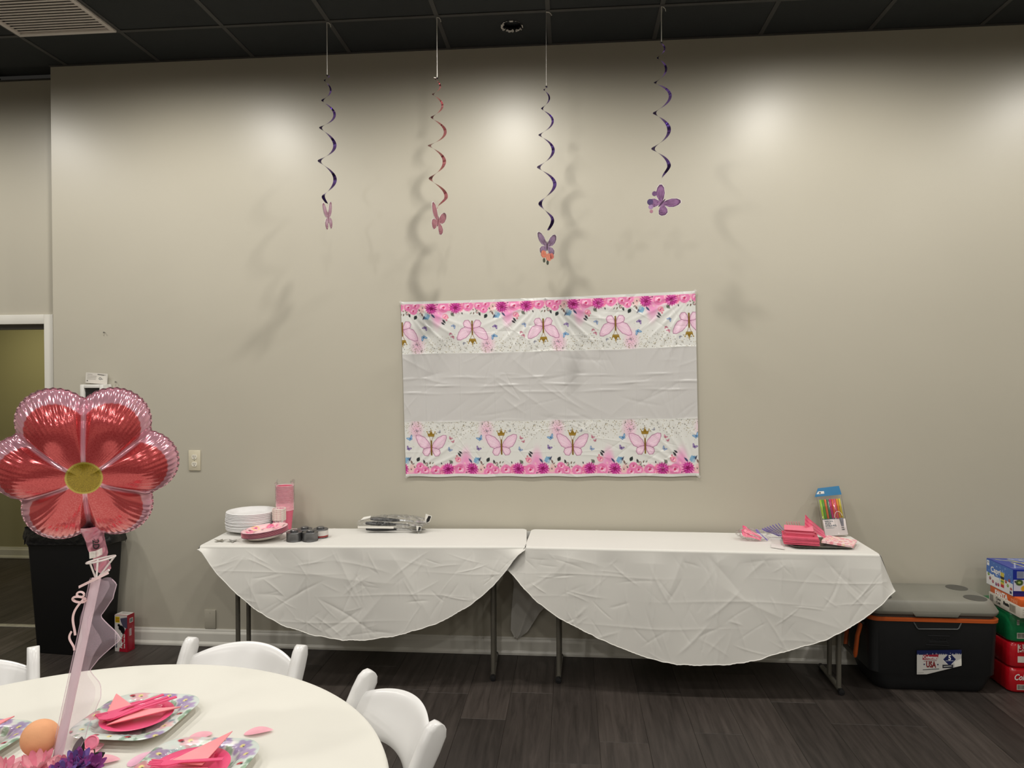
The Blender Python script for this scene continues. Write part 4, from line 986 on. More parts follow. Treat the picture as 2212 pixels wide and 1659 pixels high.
for i in range(8):
    cutlery_dir('spoon', (pk_m, hot_m)[i % 2], (1.020 + r2.uniform(-0.006, 0.006), -0.262 + 0.006 * i, TZ + 0.006 + 0.0042 * (i % 4)), (-1, 0.1 + r2.uniform(-0.12, 0.12), 0.28 + 0.07 * (i // 2) + r2.uniform(-0.05, 0.05)), (0.2, -0.75, 0.65), 0.62,
                '%s pink plastic spoon from the front inside the small clear bag' % FO[i], 'pink spoons in the small clear bag')
cutlery_dir('spoon', pu_m, (1.052, -0.262, TZ + 0.004), (-0.8, 0.1, 0.72), (0.2, -0.8, 0.6), 0.5, 'lilac plastic spoon in the small clear bag')
P = np.stack([-0.085 + 0.17 * q + 0.012 * np.sin(a * 3), np.cos(a) * (0.045 * prof_ + nzq), 0.030 + np.sin(a) * (0.030 * prof_ + nzq) - 0.01 * q], -1); P[..., 2] = np.maximum(P[..., 2], 0.001)
o = grid('cutlery_bag', np.transpose(P, (1, 0, 2)), film_m, None, wrap=True, loc=(0.985, -0.23, TZ)); o.scale = (1.0, 1.1, 1.1); tag(o, 'small clear bag of pink and lilac spoons on the right table', 'plastic bag')
pts = [(1.030, -0.41), (1.088, -0.452), (1.105, -0.36), (1.085, -0.33), (1.05, -0.335)]
o = plate_poly('paper_scrap', [(p[0] - 1.06, p[1] + 0.39) for p in pts], 0, 0.0012, mat('paper_scrap', (0.72, 0.68, 0.66, 1), 0.5, noise=(30, 0.03)), None, loc=(1.06, -0.39, TZ + 0.001)); tag(o, 'small torn white paper scrap left of the pink napkins', 'paper')

# serving tray and what lies on it
tray_m = mat('tray_grey', (0.20, 0.19, 0.165, 1), 0.3, 0.4, noise=(10, 0.1))
TR = Matrix.Translation((1.285, -0.30, TZ))
rings = [[(p[0], p[1], z) for p in rrect(hx, hy, 0.04)] for z, hx, hy in ((0.0, 0.130, 0.090), (0.004, 0.142, 0.10), (0.011, 0.160, 0.118), (0.012, 0.158, 0.116), (0.006, 0.140, 0.098), (0.003, 0.130, 0.090))]
o = loft('serving_tray', rings, tray_m, None, loc=(1.290, -0.315, TZ)); tag(o, 'shallow grey tray under the pink napkins and forks', 'tray')
nap_m = mat('pink_napkin', rgb(208, 86, 110), 0.75, noise=(25, 0.08), bump=(350, 0.15)); nap_l = mat('pink_napkin_light', rgb(230, 126, 146), 0.75, noise=(25, 0.05), bump=(350, 0.15))
def napkin_mesh(wx, wy, th):
    pts = rrect(wx / 2, wy / 2, 0.008, 3); rr2 = random.Random(1)
    bm = bmesh.new(); lay = []
    for z, s in ((0, 0.985), (th * 0.25, 1.0), (th * 0.75, 1.0), (th, 0.985)): lay.append([bm.verts.new((p[0] * s, p[1] * s, z)) for p in pts])
    n = len(pts)
    for j in range(3):
        for i in range(n): bm.faces.new([lay[j][i], lay[j][(i + 1) % n], lay[j + 1][(i + 1) % n], lay[j + 1][i]])
    bm.faces.new(lay[3]); bm.faces.new(lay[0][::-1]); bmesh.ops.recalc_face_normals(bm, faces=bm.faces[:])
    me = bpy.data.meshes.new('paper_napkin'); bm.to_mesh(me); bm.free(); return me
nm1 = napkin_mesh(0.175, 0.165, 0.0046); nm1.materials.append(nap_m); nm2 = napkin_mesh(0.145, 0.125, 0.0044); nm2.materials.append(nap_m); nm3 = napkin_mesh(0.145, 0.125, 0.0044); nm3.materials.append(nap_l)
for i in range(8):
    o = link(bpy.data.objects.new('paper_napkin', nm1), None, (1.205 + r2.uniform(-0.003, 0.003), -0.318 + r2.uniform(-0.003, 0.003), TZ + 0.0125 + i * 0.0047), (0, 0, math.radians(-13) + r2.uniform(-0.015, 0.015)))
    tag(o, 'pink folded napkin, %s in the wide lower stack on the tray' % nth(i, 8), 'napkin', 'pink napkins, lower stack')
for i in range(7):
    o = link(bpy.data.objects.new('paper_napkin', nm3 if i in (6, 3) else nm2), None, (1.206 + r2.uniform(-0.003, 0.003), -0.298 + r2.uniform(-0.003, 0.003), TZ + 0.0502 + i * 0.0047), (0, 0, math.radians(-16) + r2.uniform(-0.015, 0.015)))
    tag(o, 'pink folded napkin, %s in the smaller upper stack on the tray' % nth(i, 7), 'napkin', 'pink napkins, upper stack')
for i in range(9):
    f1 = 0.0052 * (i - 3)
    cutlery_dir('fork', (pk_m, hot_m)[i % 3 == 2], (1.352 + 0.45 * f1, -0.305 + 0.012 * i, TZ + 0.032 + 0.5 * f1), (-0.86 + 0.02 * i, 0.10, 0.50 + 0.012 * i), (0.50, -0.30, 0.80), 0.78, '%s pink plastic fork from the front in the fan beside the napkins' % FO[i], 'pink forks fanned beside the napkins')
for i in range(6):
    cutlery_dir('fork', pk_m, (1.275 - 0.010 * i, -0.200 + 0.004 * i, TZ + 0.006), (-0.30 - 0.02 * i, 0.02, 0.60), (0.9, -0.30, 0.3), 0.60, '%s pink fork from the right standing behind the napkin stacks' % FO[i], 'pink forks behind the napkins')
for i in range(7):
    cutlery_dir('fork', pu_m, (1.195 - 0.009 * i, -0.190 + 0.004 * i, TZ + 0.006), (-0.52 - 0.05 * i, 0.02, 0.56 - 0.04 * i), (0.8, -0.35, 0.5), 0.62, '%s lilac fork from the right behind the napkin stacks' % FO[i], 'lilac forks')
fn_m = floral_mat('flower_napkin_paper', rgb(236, 205, 205), [(rgb(226, 150, 160), 40, 0.5), (rgb(240, 220, 175), 55, 0.35), (rgb(120, 105, 115), 75, 0.22)], rough=0.6)
nm4 = napkin_mesh(0.155, 0.15, 0.006)
co = np.array([vv.co[:] for vv in nm4.vertices]); co[:, 2] += 0.010 * np.exp(-((co[:, 0] + 0.02) / 0.05) ** 2); nm4.vertices.foreach_set('co', co.reshape(-1)); nm4.materials.append(fn_m)
for i in range(2):
    o = link(bpy.data.objects.new('paper_napkin', nm4), None, (1.395 + 0.006 * i, -0.335, TZ + 0.0125 + i * 0.0065), (0, math.radians(2), math.radians(-24 - 4 * i)))
    tag(o, ('flower printed napkin under the other at the right tray end', 'flower printed napkin on top at the right tray end')[i], 'napkin', 'flower printed napkins')

# packet of neon straws leaning on the wall
lean = math.radians(-9)
t = thing('straw_packet', 'clear straw packet with blue header card leaning against the wall', 'straw packet', (1.462, -0.118, TZ), rot=(math.radians(-17), math.radians(-4.0), math.radians(2)))
PWd = 0.062; Hh = 0.285
box('label_panel', -PWd, PWd, -0.0125, -0.0115, 0.004, 0.093, mat('straw_label', rgb(222, 212, 210), 0.35, noise=(20, 0.03)), t)
box('label_stripe', -PWd, 0.02, -0.0128, -0.0115, 0.093, 0.097, mat('label_teal', rgb(50, 90, 100), 0.35, noise=(20, 0.05)), t)
hd = prism('header_card', [(-PWd - 0.018, 0.222), (PWd + 0.008, 0.227), (PWd + 0.002, 0.276), (-PWd + 0.008, 0.270)], -0.006, -0.004, mat('header_blue', rgb(22, 112, 160), 0.3, noise=(20, 0.06)), t)
prism('price_tag', [(-PWd - 0.006, 0.237), (-PWd + 0.038, 0.238), (-PWd + 0.038, 0.252), (-PWd + 0.006, 0.252)], -0.0068, -0.0058, wl, hd)
tk = mat('ink_dark', (0.02, 0.02, 0.025, 1), 0.5, noise=(20, 0.1)); teal = mat('ink_teal', rgb(45, 80, 95), 0.5, noise=(20, 0.1))
lettering('as', 0.013, tk, hd, (-PWd + 0.014, -0.0072, 0.245), bold=0.0006)
for i, s in enumerate(('NEON', 'FLEX', 'STRAWS')): lettering(s, 0.0135, teal, t, (-PWd + 0.010, -0.0128, 0.082 - i * 0.0125), align='LEFT', xs=1.15, bold=0.0002)
box('lettering_line', -PWd + 0.01, -PWd + 0.056, -0.0128, -0.0124, 0.0455, 0.0475, teal, t)
gp = prism('glass_print', [(0.028, 0.098), (0.052, 0.098), (0.048, 0.052), (0.034, 0.052)], -0.0130, -0.0124, mat('print_grey', rgb(120, 118, 125), 0.5, noise=(90, 0.25)), t)
lettering('100', 0.011, tk, t, (0.040, -0.0128, 0.034), bold=0.0005); box('lettering_line', 0.033, 0.048, -0.0128, -0.0124, 0.043, 0.047, tk, t)
tube('straw_print', [(0.030 - 0.022 * math.sin(a_) - 0.002, -0.0128, 0.098 + 0.036 * math.cos(a_)) for a_ in np.linspace(-1.3, 1.5, 16)], 0.0012, wl, t, 5)
P = np.stack([np.concatenate([np.linspace(-PWd - 0.002, PWd + 0.002, 20), np.linspace(PWd + 0.002, -PWd - 0.002, 20)])[None].repeat(30, 0) * np.linspace(1, 1.06, 30)[:, None],
              np.concatenate([-0.0135 - 0.001 * np.sin(np.linspace(0, 12, 20)), 0.0075 + 0.001 * np.sin(np.linspace(0, 12, 20))])[None] * (1 - 0.55 * np.linspace(0, 1, 30)[:, None] ** 3),
              np.linspace(0.002, 0.226, 30)[:, None].repeat(40, 1)], -1)
grid('film', P, film_s, t, wrap=True)
scol = [('lime green', (172, 205, 40)), ('green', (92, 170, 40)), ('orange', (232, 120, 60)), ('dark green', (70, 120, 90)), ('magenta', (206, 40, 120)), ('red orange', (230, 90, 60)), ('pink', (232, 96, 120)), ('amber', (230, 150, 40)), ('yellow', (212, 196, 60))]
Mst = Matrix.LocRotScale(Vector(t.location), t.rotation_euler, None)
for i, (cn, c_) in enumerate(scol):
    x = -0.052 + i * 0.013
    v, f = tube_geo([(x, -0.003, 0.006), (x, -0.003, 0.163), (x, -0.003, 0.165), (x, -0.003, 0.169), (x, -0.003, 0.171), (x, -0.003, 0.205)], [0.0058, 0.0058, 0.0066, 0.0066, 0.0058, 0.0058], 12)
    o = mesh('drinking_straw', v, f, mat('straw_' + cn, rgb(*c_), 0.3, noise=(15, 0.05)), None, smooth=True); o.matrix_world = Mst
    tag(o, cn + ' drinking straw inside the clear straw packet', 'straw', 'neon straws in the packet')

# ------------------------------------------------------------------ waste bin and box of bags
bin_m = mat('bin_black', (0.006, 0.006, 0.0065, 1), 0.55, spec=0.3, noise=(6, 0.1)); liner_m = mat('bin_liner', (0.004, 0.004, 0.0045, 1), 0.3, noise=(10, 0.1), bump=(35, 0.5, 0.01))
t = thing('waste_bin', 'tall black waste bin lined with a black bag, beside the doorway', 'waste bin', (-3.005, -0.132, 0), math.radians(-5))
loft('bin_body', [[(p[0], p[1], z) for p in rrect(hx, hy, r_)] for z, hx, hy, r_ in ((0, 0.205, 0.078, 0.03), (0.012, 0.212, 0.083, 0.03), (0.70, 0.258, 0.100, 0.035), (0.70, 0.262, 0.103, 0.035), (0.745, 0.264, 0.104, 0.035), (0.745, 0.252, 0.094, 0.03), (0.10, 0.206, 0.076, 0.03))], bin_m, t, cap1=True)
th = np.linspace(0, 1, 28)[:, None]; base = np.array(rrect(1, 1, 0.2, 10)); n = len(base); ang_ = np.arange(n)[None] / n * 2 * PI
hx = 0.262 + 0.012 * th + 0.006 * np.sin(ang_ * 9 + th * 3) + 0.004 * np.sin(ang_ * 21); hy = 0.1035 + 0.006 * th + 0.003 * np.sin(ang_ * 11 + th * 4)
hx = np.maximum(hx, 0.266); hy = np.maximum(hy, 0.106)
zz = 0.758 - (0.085 + 0.02 * np.sin(ang_ * 3 + 1) + 0.012 * np.sin(ang_ * 13)) * th + 0.004 * np.sin(ang_ * 17) * (1 - th)
grid('bag_rim', np.stack([base[None, :, 0] * hx, base[None, :, 1] * hy, zz], -1), liner_m, t, wrap=True)
grid('bag_rim', np.stack([base[None, :, 0] * (0.268 - 0.02 * th[:14]), base[None, :, 1] * (0.107 - 0.016 * th[:14]), 0.757 + 0.006 * np.sin(ang_ * 17) - 0.2 * th[:14]], -1), liner_m, t, wrap=True)

t = thing('trash_bag_box', 'red and white carton of trash bags standing by the bin', 'carton', (-2.668, -0.148, 0), math.radians(-8))
BWd, BDp, BHt = 0.090, 0.058, 0.222
red_c = mat('carton_red', rgb(150, 18, 38), 0.4, noise=(10, 0.04)); wht_c = mat('carton_white', rgb(214, 206, 200), 0.4, noise=(10, 0.03))
box('carton', -BWd, 0, 0, BDp, 0, BHt, red_c, t, 0.0015)
cv = Canvas(90, 222, (206, 198, 194)); cv.poly([(30, 222), (90, 222), (90, 60), (60, 120), (38, 170)], (158, 20, 42)); cv.poly([(40, 20), (90, 10), (90, 80), (60, 70), (45, 40)], (74, 70, 90))
cv.rect(4, 10, 36, 46, (214, 178, 30)); cv.ell(45, 78, 17, 16, (14, 14, 16)); cv.ell(30, 62, 9, 8, (14, 14, 16)); cv.ell(58, 92, 14, 22, (16, 16, 18)); cv.line(8, 20, 32, 20, 3, (60, 50, 20)); cv.line(8, 30, 32, 30, 4, (150, 40, 30)); cv.line(8, 39, 32, 39, 3, (60, 50, 20))
panel('front_print', cv, (-BWd + 0.001, -0.0006, BHt - 0.001), (BWd - 0.002, 0, 0), (0, 0, -BHt + 0.002), MATS['print_gloss'], t)
wi = mat('ink_white', (0.75, 0.74, 0.72, 1), 0.5, noise=(20, 0.03)); bi = mat('ink_navy', rgb(28, 34, 80), 0.5, noise=(20, 0.1)); ri = mat('ink_red', rgb(170, 24, 40), 0.5, noise=(20, 0.1))
up = (PI / 2, -PI / 2, 0)
lettering('Great Value', 0.016, bi, t, (-BWd + 0.012, -0.0012, 0.062), up, bold=0.0006)
lettering('Flap-Ties', 0.026, wi, t, (-BWd + 0.045, -0.0012, 0.068), up, shear=0.25, bold=0.0009)
lettering('Large Trash Bags', 0.0125, wi, t, (-BWd + 0.068, -0.0012, 0.066), up, bold=0.0004)
cv = Canvas(58, 222, (150, 18, 38)); cv.rect(16, 22, 46, 50, (205, 200, 195)); cv.rect(20, 26, 42, 46, (70, 74, 70))
for i in range(7): cv.line(22 + i * 3, 27, 22 + i * 3, 45, 1, (190, 190, 185))
cv.rect(14, 84, 32, 128, (190, 170, 172)); 
for i in range(6): cv.line(17, 90 + i * 6, 29, 90 + i * 6, 1.2, (120, 80, 86))
for i in range(9): cv.line(40, 70 + i * 4, 42, 70 + i * 4, 1.4, (200, 150, 155)); cv.line(12 + i * 0.1, 150 + i * 7, 34, 150 + i * 7, 1.2, (190, 110, 120))
panel('side_print', cv, (0.0006, 0.001, BHt - 0.001), (0, BDp - 0.002, 0), (0, 0, -BHt + 0.002), MATS['print_gloss'], t)
cv = Canvas(60, 40, (212, 206, 200)); cv.line(14, 12, 48, 12, 4, (80, 76, 76)); cv.line(10, 22, 50, 22, 2, (120, 116, 116)); cv.line(14, 30, 46, 30, 2, (150, 60, 70))
panel('top_print', cv, (-BWd + 0.001, BDp - 0.001, BHt + 0.0006), (BWd - 0.002, 0, 0), (0, -BDp + 0.002, 0), MATS['print_gloss'], t)

# ------------------------------------------------------------------ cooler
t = thing('cooler', 'large charcoal cooler with grey lid and orange trim beside the right table', 'cooler', (1.865, -0.200, 0), math.radians(-0.5))
cb_m = mat('cooler_charcoal', (0.0082, 0.009, 0.0102, 1), 0.5, noise=(8, 0.06), bump=(250, 0.08)); cl_m = mat('cooler_lid_grey', (0.215, 0.208, 0.175, 1), 0.48, noise=(5, 0.04), bump=(200, 0.08)); co_m = mat('cooler_orange', (0.50, 0.095, 0.018, 1), 0.4, noise=(8, 0.05))
def rr3(z, hx, hy, r_): return [(p[0], p[1], z) for p in rrect(hx, hy, r_, 8)]
loft('body', [rr3(0.0, 0.262, 0.130, 0.05), rr3(0.012, 0.276, 0.142, 0.06), rr3(0.05, 0.290, 0.153, 0.06), rr3(0.09, 0.302, 0.160, 0.05), rr3(0.10, 0.312, 0.166, 0.05), rr3(0.372, 0.322, 0.172, 0.05)], cb_m, t)
loft('orange_band', [rr3(0.372, 0.322, 0.172, 0.05), rr3(0.372, 0.327, 0.176, 0.05), rr3(0.388, 0.328, 0.177, 0.05), rr3(0.390, 0.318, 0.168, 0.05)], co_m, t, cap0=False)
loft('gasket', [rr3(0.389, 0.312, 0.162, 0.05), rr3(0.408, 0.314, 0.164, 0.05)], mat('gasket_dark', (0.05, 0.048, 0.042, 1), 0.5, noise=(8, 0.1)), t)
lid = loft('lid', [rr3(0.406, 0.316, 0.166, 0.05), rr3(0.408, 0.324, 0.174, 0.055), rr3(0.420, 0.332, 0.180, 0.06), rr3(0.428, 0.332, 0.180, 0.06), rr3(0.462, 0.316, 0.166, 0.07), rr3(0.474, 0.308, 0.160, 0.07), rr3(0.477, 0.302, 0.155, 0.07), rr3(0.477, 0.180, 0.120, 0.05), rr3(0.4795, 0.172, 0.112, 0.05)], cl_m, t)
prism('lid_lip', [(-0.115, 0.4225), (0.125, 0.4225), (0.108, 0.400), (-0.098, 0.400)], -0.181, -0.160, cl_m, t, 0.002)
hole_m = mat('cup_holder_dark', (0.075, 0.073, 0.062, 1), 0.6, noise=(8, 0.1))
for x, y in ((0.238, -0.094), (-0.238, -0.094), (0.238, 0.090), (-0.238, 0.090)):
    lathe_obj('cup_holder', [(0.0535, -0.003), (0.0535, 0.0012), (0.051, 0.0014), (0.049, 0.0004), (0, 0.0004)], hole_m, lid, 32, loc=(x, y, 0.4772))
tube('front_grip', [(-0.105, -0.1745, 0.368), (-0.090, -0.1755, 0.340), (-0.082, -0.1757, 0.334), (0.108, -0.1757, 0.338), (0.116, -0.1755, 0.343), (0.128, -0.1745, 0.370)], 0.0034, mat('grip_grey', (0.075, 0.078, 0.08, 1), 0.4, noise=(8, 0.05)), t, 8)
for i, (a0, a1, z) in enumerate(((-0.036, 0.074, 0.300), (-0.030, 0.062, 0.271), (-0.030, 0.068, 0.264), (-0.044, 0.070, 0.252))):
    box('embossed_bar', a0, a1, -0.1738, -0.1690, z - 0.0018, z + 0.0018, cb_m, t, 0.0012)
lettering('Coleman', 0.022, cb_m, t, (0.018, -0.1705, 0.285), depth=0.002, xs=0.95, name='embossed_logo')
# sticker, torn along the bottom
cv = Canvas(240, 140, (196, 194, 190)); cv.rect(0, 0, 240, 26, (22, 32, 78)); r2 = random.Random(8)
for i in range(26):
    x = i * 9.6 + r2.uniform(-3, 3); h = r2.uniform(8, 22); cv.poly([(x - 6, 36), (x, 36 - h), (x + 6, 36)], (196, 194, 190))
cv.poly([(34, 26), (118, 24), (112, 52), (30, 54)], (150, 36, 52)); cv.line(38, 62, 106, 60, 3, (120, 60, 66)); cv.line(34, 112, 118, 108, 4, (40, 42, 50)); cv.line(4, 130, 36, 128, 2, (120, 118, 116))
cv.poly([(176, 16), (210, 54), (176, 92), (142, 54)], (24, 34, 82)); cv.poly([(176, 8), (217, 54), (176, 100), (135, 54), (176, 100), (217, 54)], (196, 194, 190), 0.5)
cv.line(140, 57, 176, 95, 2, (225, 225, 225)); cv.line(212, 57, 176, 95, 2, (225, 225, 225)); cv.line(156, 62, 196, 62, 3, (200, 200, 205)); cv.rect(138, 84, 196, 104, (48, 50, 56)); cv.line(146, 94, 186, 92, 4, (200, 200, 198)); cv.poly([(200, 70), (240, 50), (240, 92), (206, 98)], (226, 224, 216))
U, V = np.meshgrid(np.linspace(0, 1, 150), np.linspace(0, 1, 90))
ht = np.interp(U, [0, 0.22, 1], [0.1245, 0.1245, 0.082])
P = np.stack([-0.091 + 0.219 * U, -0.1775 + 0 * U - 0.004 * np.clip(U - 0.85, 0, 1) * np.sin(V * 9), 0.224 + 0.010 * U - ht * V], -1)
stk = grid('sticker', P, mat('sticker_print', rough=0.3, attr=True, bump=(40, 0.1)), t, colors=cv.at(U, V * ht / 0.1245 * 0.985))
lettering('Coleman', 0.0215, wi, stk, (-0.0245, -0.1782, 0.190), xs=0.92, bold=0.0006); lettering('USA', 0.042, mat('ink_maroon', rgb(120, 30, 36), 0.5, noise=(20, 0.1)), stk, (-0.022, -0.1782, 0.152), xs=0.62, bold=0.0018)
lettering('\u2022', 0.03, bi, stk, (-0.055, -0.1782, 0.152)); lettering('\u2022', 0.03, bi, stk, (0.012, -0.1782, 0.153))
lettering('5', 0.036, wi, stk, (0.070, -0.1784, 0.190), xs=0.8, bold=0.0012)
# swing handles at both ends
for s in (-1,):
    h = tube('side_handle', [(s * 0.333, -0.085, 0.330), (s * 0.352, -0.085, 0.26), (s * 0.362, -0.085, 0.165), (s * 0.362, -0.075, 0.150)], 0.0105, co_m, t, 10, flat=1.4)
    tube('handle_arm', [(s * 0.333, 0.055, 0.330), (s * 0.352, 0.055, 0.26), (s * 0.362, 0.055, 0.165), (s * 0.362, 0.045, 0.150)], 0.0105, co_m, h, 10, flat=1.4)
    tube('grip', [(s * 0.363, -0.085, 0.155), (s * 0.363, 0.055, 0.155)], 0.0125, mat('grip_olive', (0.07, 0.067, 0.055, 1), 0.5, noise=(15, 0.1)), h, 12)
    for y in (-0.085, 0.055): lathe_obj('pivot', [(0, 0.012), (0.014, 0.010), (0.016, 0), (0.016, -0.012)], cb_m, h, 16, loc=(s * 0.325, y, 0.330), rot=(0, s * PI / 2, 0))

# ------------------------------------------------------------------ stacked drink packs
CX, CXR = 2.250, 2.645
wrapb = dict(rough=0.16, spec=0.6, bump=(26, 0.35, 0.006))
packs = [('cola_pack', 'shrink-wrapped red pack of cola cans on the floor, bottom of the stack', 0.0, 0.130, mat('wrap_red', rgb(176, 14, 28), **wrapb)),
         ('cola_pack', 'shrink-wrapped red pack of 35 cola cans, second from the floor', 0.130, 0.262, mat('wrap_red2', rgb(182, 18, 32), **wrapb)),
         ('lemon_soda_pack', 'shrink-wrapped green pack of soda cans under the white carton tray', 0.262, 0.422, mat('wrap_green', rgb(20, 112, 66), **wrapb))]
PK = []
tin = mat('can_tin', (0.45, 0.45, 0.45, 1), 0.3, 0.9, noise=(20, 0.1))
for nm_, lb, z0, z1, m_ in packs:
    t = thing(nm_, lb, 'soda pack', ((CX + CXR) / 2, -0.185, z0)); h = z1 - z0; hx = (CXR - CX) / 2
    rings = []
    for z, k_ in ((0.0, -0.012), (0.006, -0.004), (0.016, 0), (h - 0.018, 0), (h - 0.006, -0.005), (h - 0.001, -0.016)):
        rings.append([(p[0] * (1 + 0.0) , p[1], z) for p in rrect(hx + k_, 0.150 + k_, 0.034, 8)])
    loft('wrap', rings, m_, t, auto=60)
    for i in range(4):
        for s in (-1,): lathe_obj('can_shoulder', [(0.0325, 0.010), (0.0328, h * 0.5), (0.0325, h - 0.014), (0.027, h - 0.006), (0.026, h - 0.004)], m_, t, 18, loc=(-hx + 0.0335, -0.115 + i * 0.066, 0))
    PK.append((t, h, hx))
def barcode(t, x0, x1, z0, z1, y=-0.1514):
    cv = Canvas(60, 40, (196, 192, 180)); r2 = random.Random(3)
    x = 5
    while x < 55: wd = r2.choice([1, 2, 2.6]); cv.rect(x, 4, x + wd, 36, (50, 48, 46)); x += wd + r2.choice([1.2, 2])
    panel('barcode', cv, (x0, y, z1), (x1 - x0, 0, 0), (0, 0, z0 - z1), MATS['print_gloss'], t)
t, h, hx = PK[0]; barcode(t, -hx + 0.036, -hx + 0.074, 0.018, 0.046)
lettering('Cola', 0.044, wi, t, (-hx + 0.052, -0.1512, 0.082), shear=0.35, xs=0.75, bold=0.0008); lettering('C', 0.070, wi, t, (-hx + 0.112, -0.1512, 0.085), shear=0.3, bold=0.002)
t, h, hx = PK[1]; bx_ = -hx + 0.040
box('label_panel', bx_, bx_ + 0.14, -0.1515, -0.1505, 0.082, h - 0.008, mat('label_cream', rgb(214, 205, 196), 0.3, noise=(10, 0.02)), t); box('label_panel', bx_, bx_ + 0.14, -0.1515, -0.1505, 0.030, 0.062, MATS['label_cream'], t)
lettering('35', 0.044, ri, t, (bx_ + 0.004, -0.1518, 0.108), align='LEFT', bold=0.002); lettering('Cans', 0.021, ri, t, (bx_ + 0.004, -0.1518, 0.088), align='LEFT', bold=0.0006)
t, h, hx = PK[2]; barcode(t, -hx + 0.036, -hx + 0.076, 0.022, 0.052); barcode(t, -hx + 0.036, -hx + 0.048, 0.092, 0.118)
lettering('S', 0.05, wi, t, (-hx + 0.100, -0.1512, 0.05), bold=0.002)
# white carton tray with orange top
t = thing('soda_carton', 'white and orange carton of soda cans between green pack and blue box', 'soda carton', (2.243, -0.437, 0.422))
oc = mat('carton_orange', rgb(206, 92, 36), 0.35, noise=(10, 0.04)); wc = mat('carton_offwhite', rgb(196, 190, 178), 0.4, noise=(10, 0.03))
box('carton_tray', 0, 0.40, 0, 0.272, 0, 0.055, wc, t, 0.002); box('carton_top', 0.004, 0.396, 0.004, 0.268, 0.055, 0.092, oc, t, 0.003)
sd = (PI / 2, 0, -PI / 2)
lettering('FANTA', 0.036, wi, t, (0.0034, 0.168, 0.066), sd, xs=0.95, bold=0.002); lettering('mini', 0.034, mat('ink_peach', rgb(232, 150, 110), 0.5, noise=(20, 0.05)), t, (0.0034, 0.058, 0.070), sd, xs=0.95, bold=0.0005)
bk = mat('ink_black', (0.02, 0.02, 0.02, 1), 0.5, noise=(20, 0.1))
lettering('Coca\nCola', 0.020, bk, t, (-0.0008, 0.188, 0.030), sd, shear=0.3, bold=0.0004); lettering('Fanta', 0.022, bk, t, (-0.0008, 0.118, 0.034), sd, bold=0.002)
cv = Canvas(50, 40, (150, 144, 130)); r2 = random.Random(5)
for i in range(16): cv.rect(4 + i * 2.7, 4, 4 + i * 2.7 + r2.choice([0.8, 1.6]), 36, (110, 106, 96))
panel('barcode', cv, (-0.0008, 0.090, 0.048), (0, -0.050, 0), (0, 0, -0.038), MATS['print_gloss'], t)
for i in range(4): box('ink_line', -0.0009, -0.0004, 0.232 + 0.008 * i, 0.235 + 0.008 * i, 0.012, 0.046, bk, t)
for z in (0.018, 0.03, 0.042): box('front_ink_line', 0.01, 0.39, -0.0008, -0.0003, z, z + 0.001, MATS['print_grey'], t)
# blue box of juice pouches
t = thing('juice_box_carton', 'blue carton of fruit juice pouches on top of the drink stack', 'juice carton', (2.243, -0.378, 0.5135))
bl = mat('carton_blue', rgb(24, 44, 140), 0.3, noise=(8, 0.05)); BH_ = 0.138; BDp = 0.236
box('carton', 0, 0.40, 0, BDp, 0, BH_, bl, t, 0.002)
cv = Canvas(236, 138, (214, 214, 214)); cv.rect(0, 0, 236, 60, (62, 104, 176)); cv.poly([(0, 60), (236, 60), (236, 76), (150, 72), (90, 80), (0, 70)], (62, 104, 176)); r2 = random.Random(6)
for i in range(60): cv.ell(r2.uniform(0, 236), r2.uniform(10, 90), r2.uniform(2, 7), r2.uniform(1, 4), r2.choice([(200, 220, 240), (120, 160, 210), (90, 130, 195)]), 0.6, r2.uniform(0, 3))
for x, y, c_ in ((20, 80, (92, 130, 50)), (34, 100, (120, 60, 70)), (60, 112, (150, 70, 90)), (90, 118, (120, 60, 110)), (176, 80, (150, 50, 40)), (192, 96, (120, 150, 70)), (220, 108, (160, 40, 40)), (205, 66, (140, 40, 50)), (110, 116, (150, 30, 60))): cv.ell(x, y, 9, 9, c_); cv.ell(x - 2, y - 2, 4, 3, (230, 220, 200), 0.5)
cv.rect(130, 40, 160, 120, (196, 176, 60)); cv.rect(130, 62, 160, 76, (20, 20, 24)); cv.rect(130, 84, 160, 92, (90, 140, 60)); cv.rect(130, 104, 160, 120, (176, 36, 50)); cv.rect(4, 6, 26, 34, (220, 220, 222)); cv.line(8, 16, 22, 16, 3, (60, 60, 70)); cv.rect(206, 112, 232, 132, (214, 214, 214))
panel('side_print', cv, (-0.0006, BDp - 0.002, BH_ - 0.002), (0, -BDp + 0.004, 0), (0, 0, -BH_ + 0.004), MATS['print_gloss'], t)
lettering('Capri\nSun', 0.040, wi, t, (-0.0012, 0.150, 0.070), sd, bold=0.001); lettering('30', 0.018, bi, t, (-0.0012, 0.020, 0.014), sd, bold=0.001)
cv = Canvas(200, 138, (26, 44, 142)); cv.rect(0, 52, 200, 110, (196, 200, 216)); cv.rect(16, 8, 52, 44, (150, 156, 176)); 
for i in range(10): cv.rect(19 + i * 3, 10, 20.2 + i * 3, 42, (60, 66, 96))
cv.ell(28, 66, 18, 16, (60, 84, 40)); cv.ell(28, 66, 8, 6, (150, 170, 90)); cv.ell(56, 98, 20, 18, (206, 160, 40)); cv.ell(8, 62, 4, 5, (40, 44, 60)); cv.rect(0, 110, 200, 138, (20, 30, 104))
panel('front_print', cv, (0.001, -0.0006, BH_ - 0.001), (0.2, 0, 0), (0, 0, -BH_ + 0.002), MATS['print_gloss'], t)
cv = Canvas(120, 90, (30, 52, 146)); 
for i in range(30): cv.line(r2.uniform(0, 120), r2.uniform(0, 90), r2.uniform(0, 120), r2.uniform(0, 90), r2.uniform(1, 4), r2.choice([(210, 214, 220), (214, 204, 80), (120, 140, 190), (190, 200, 214)]), 0.9)
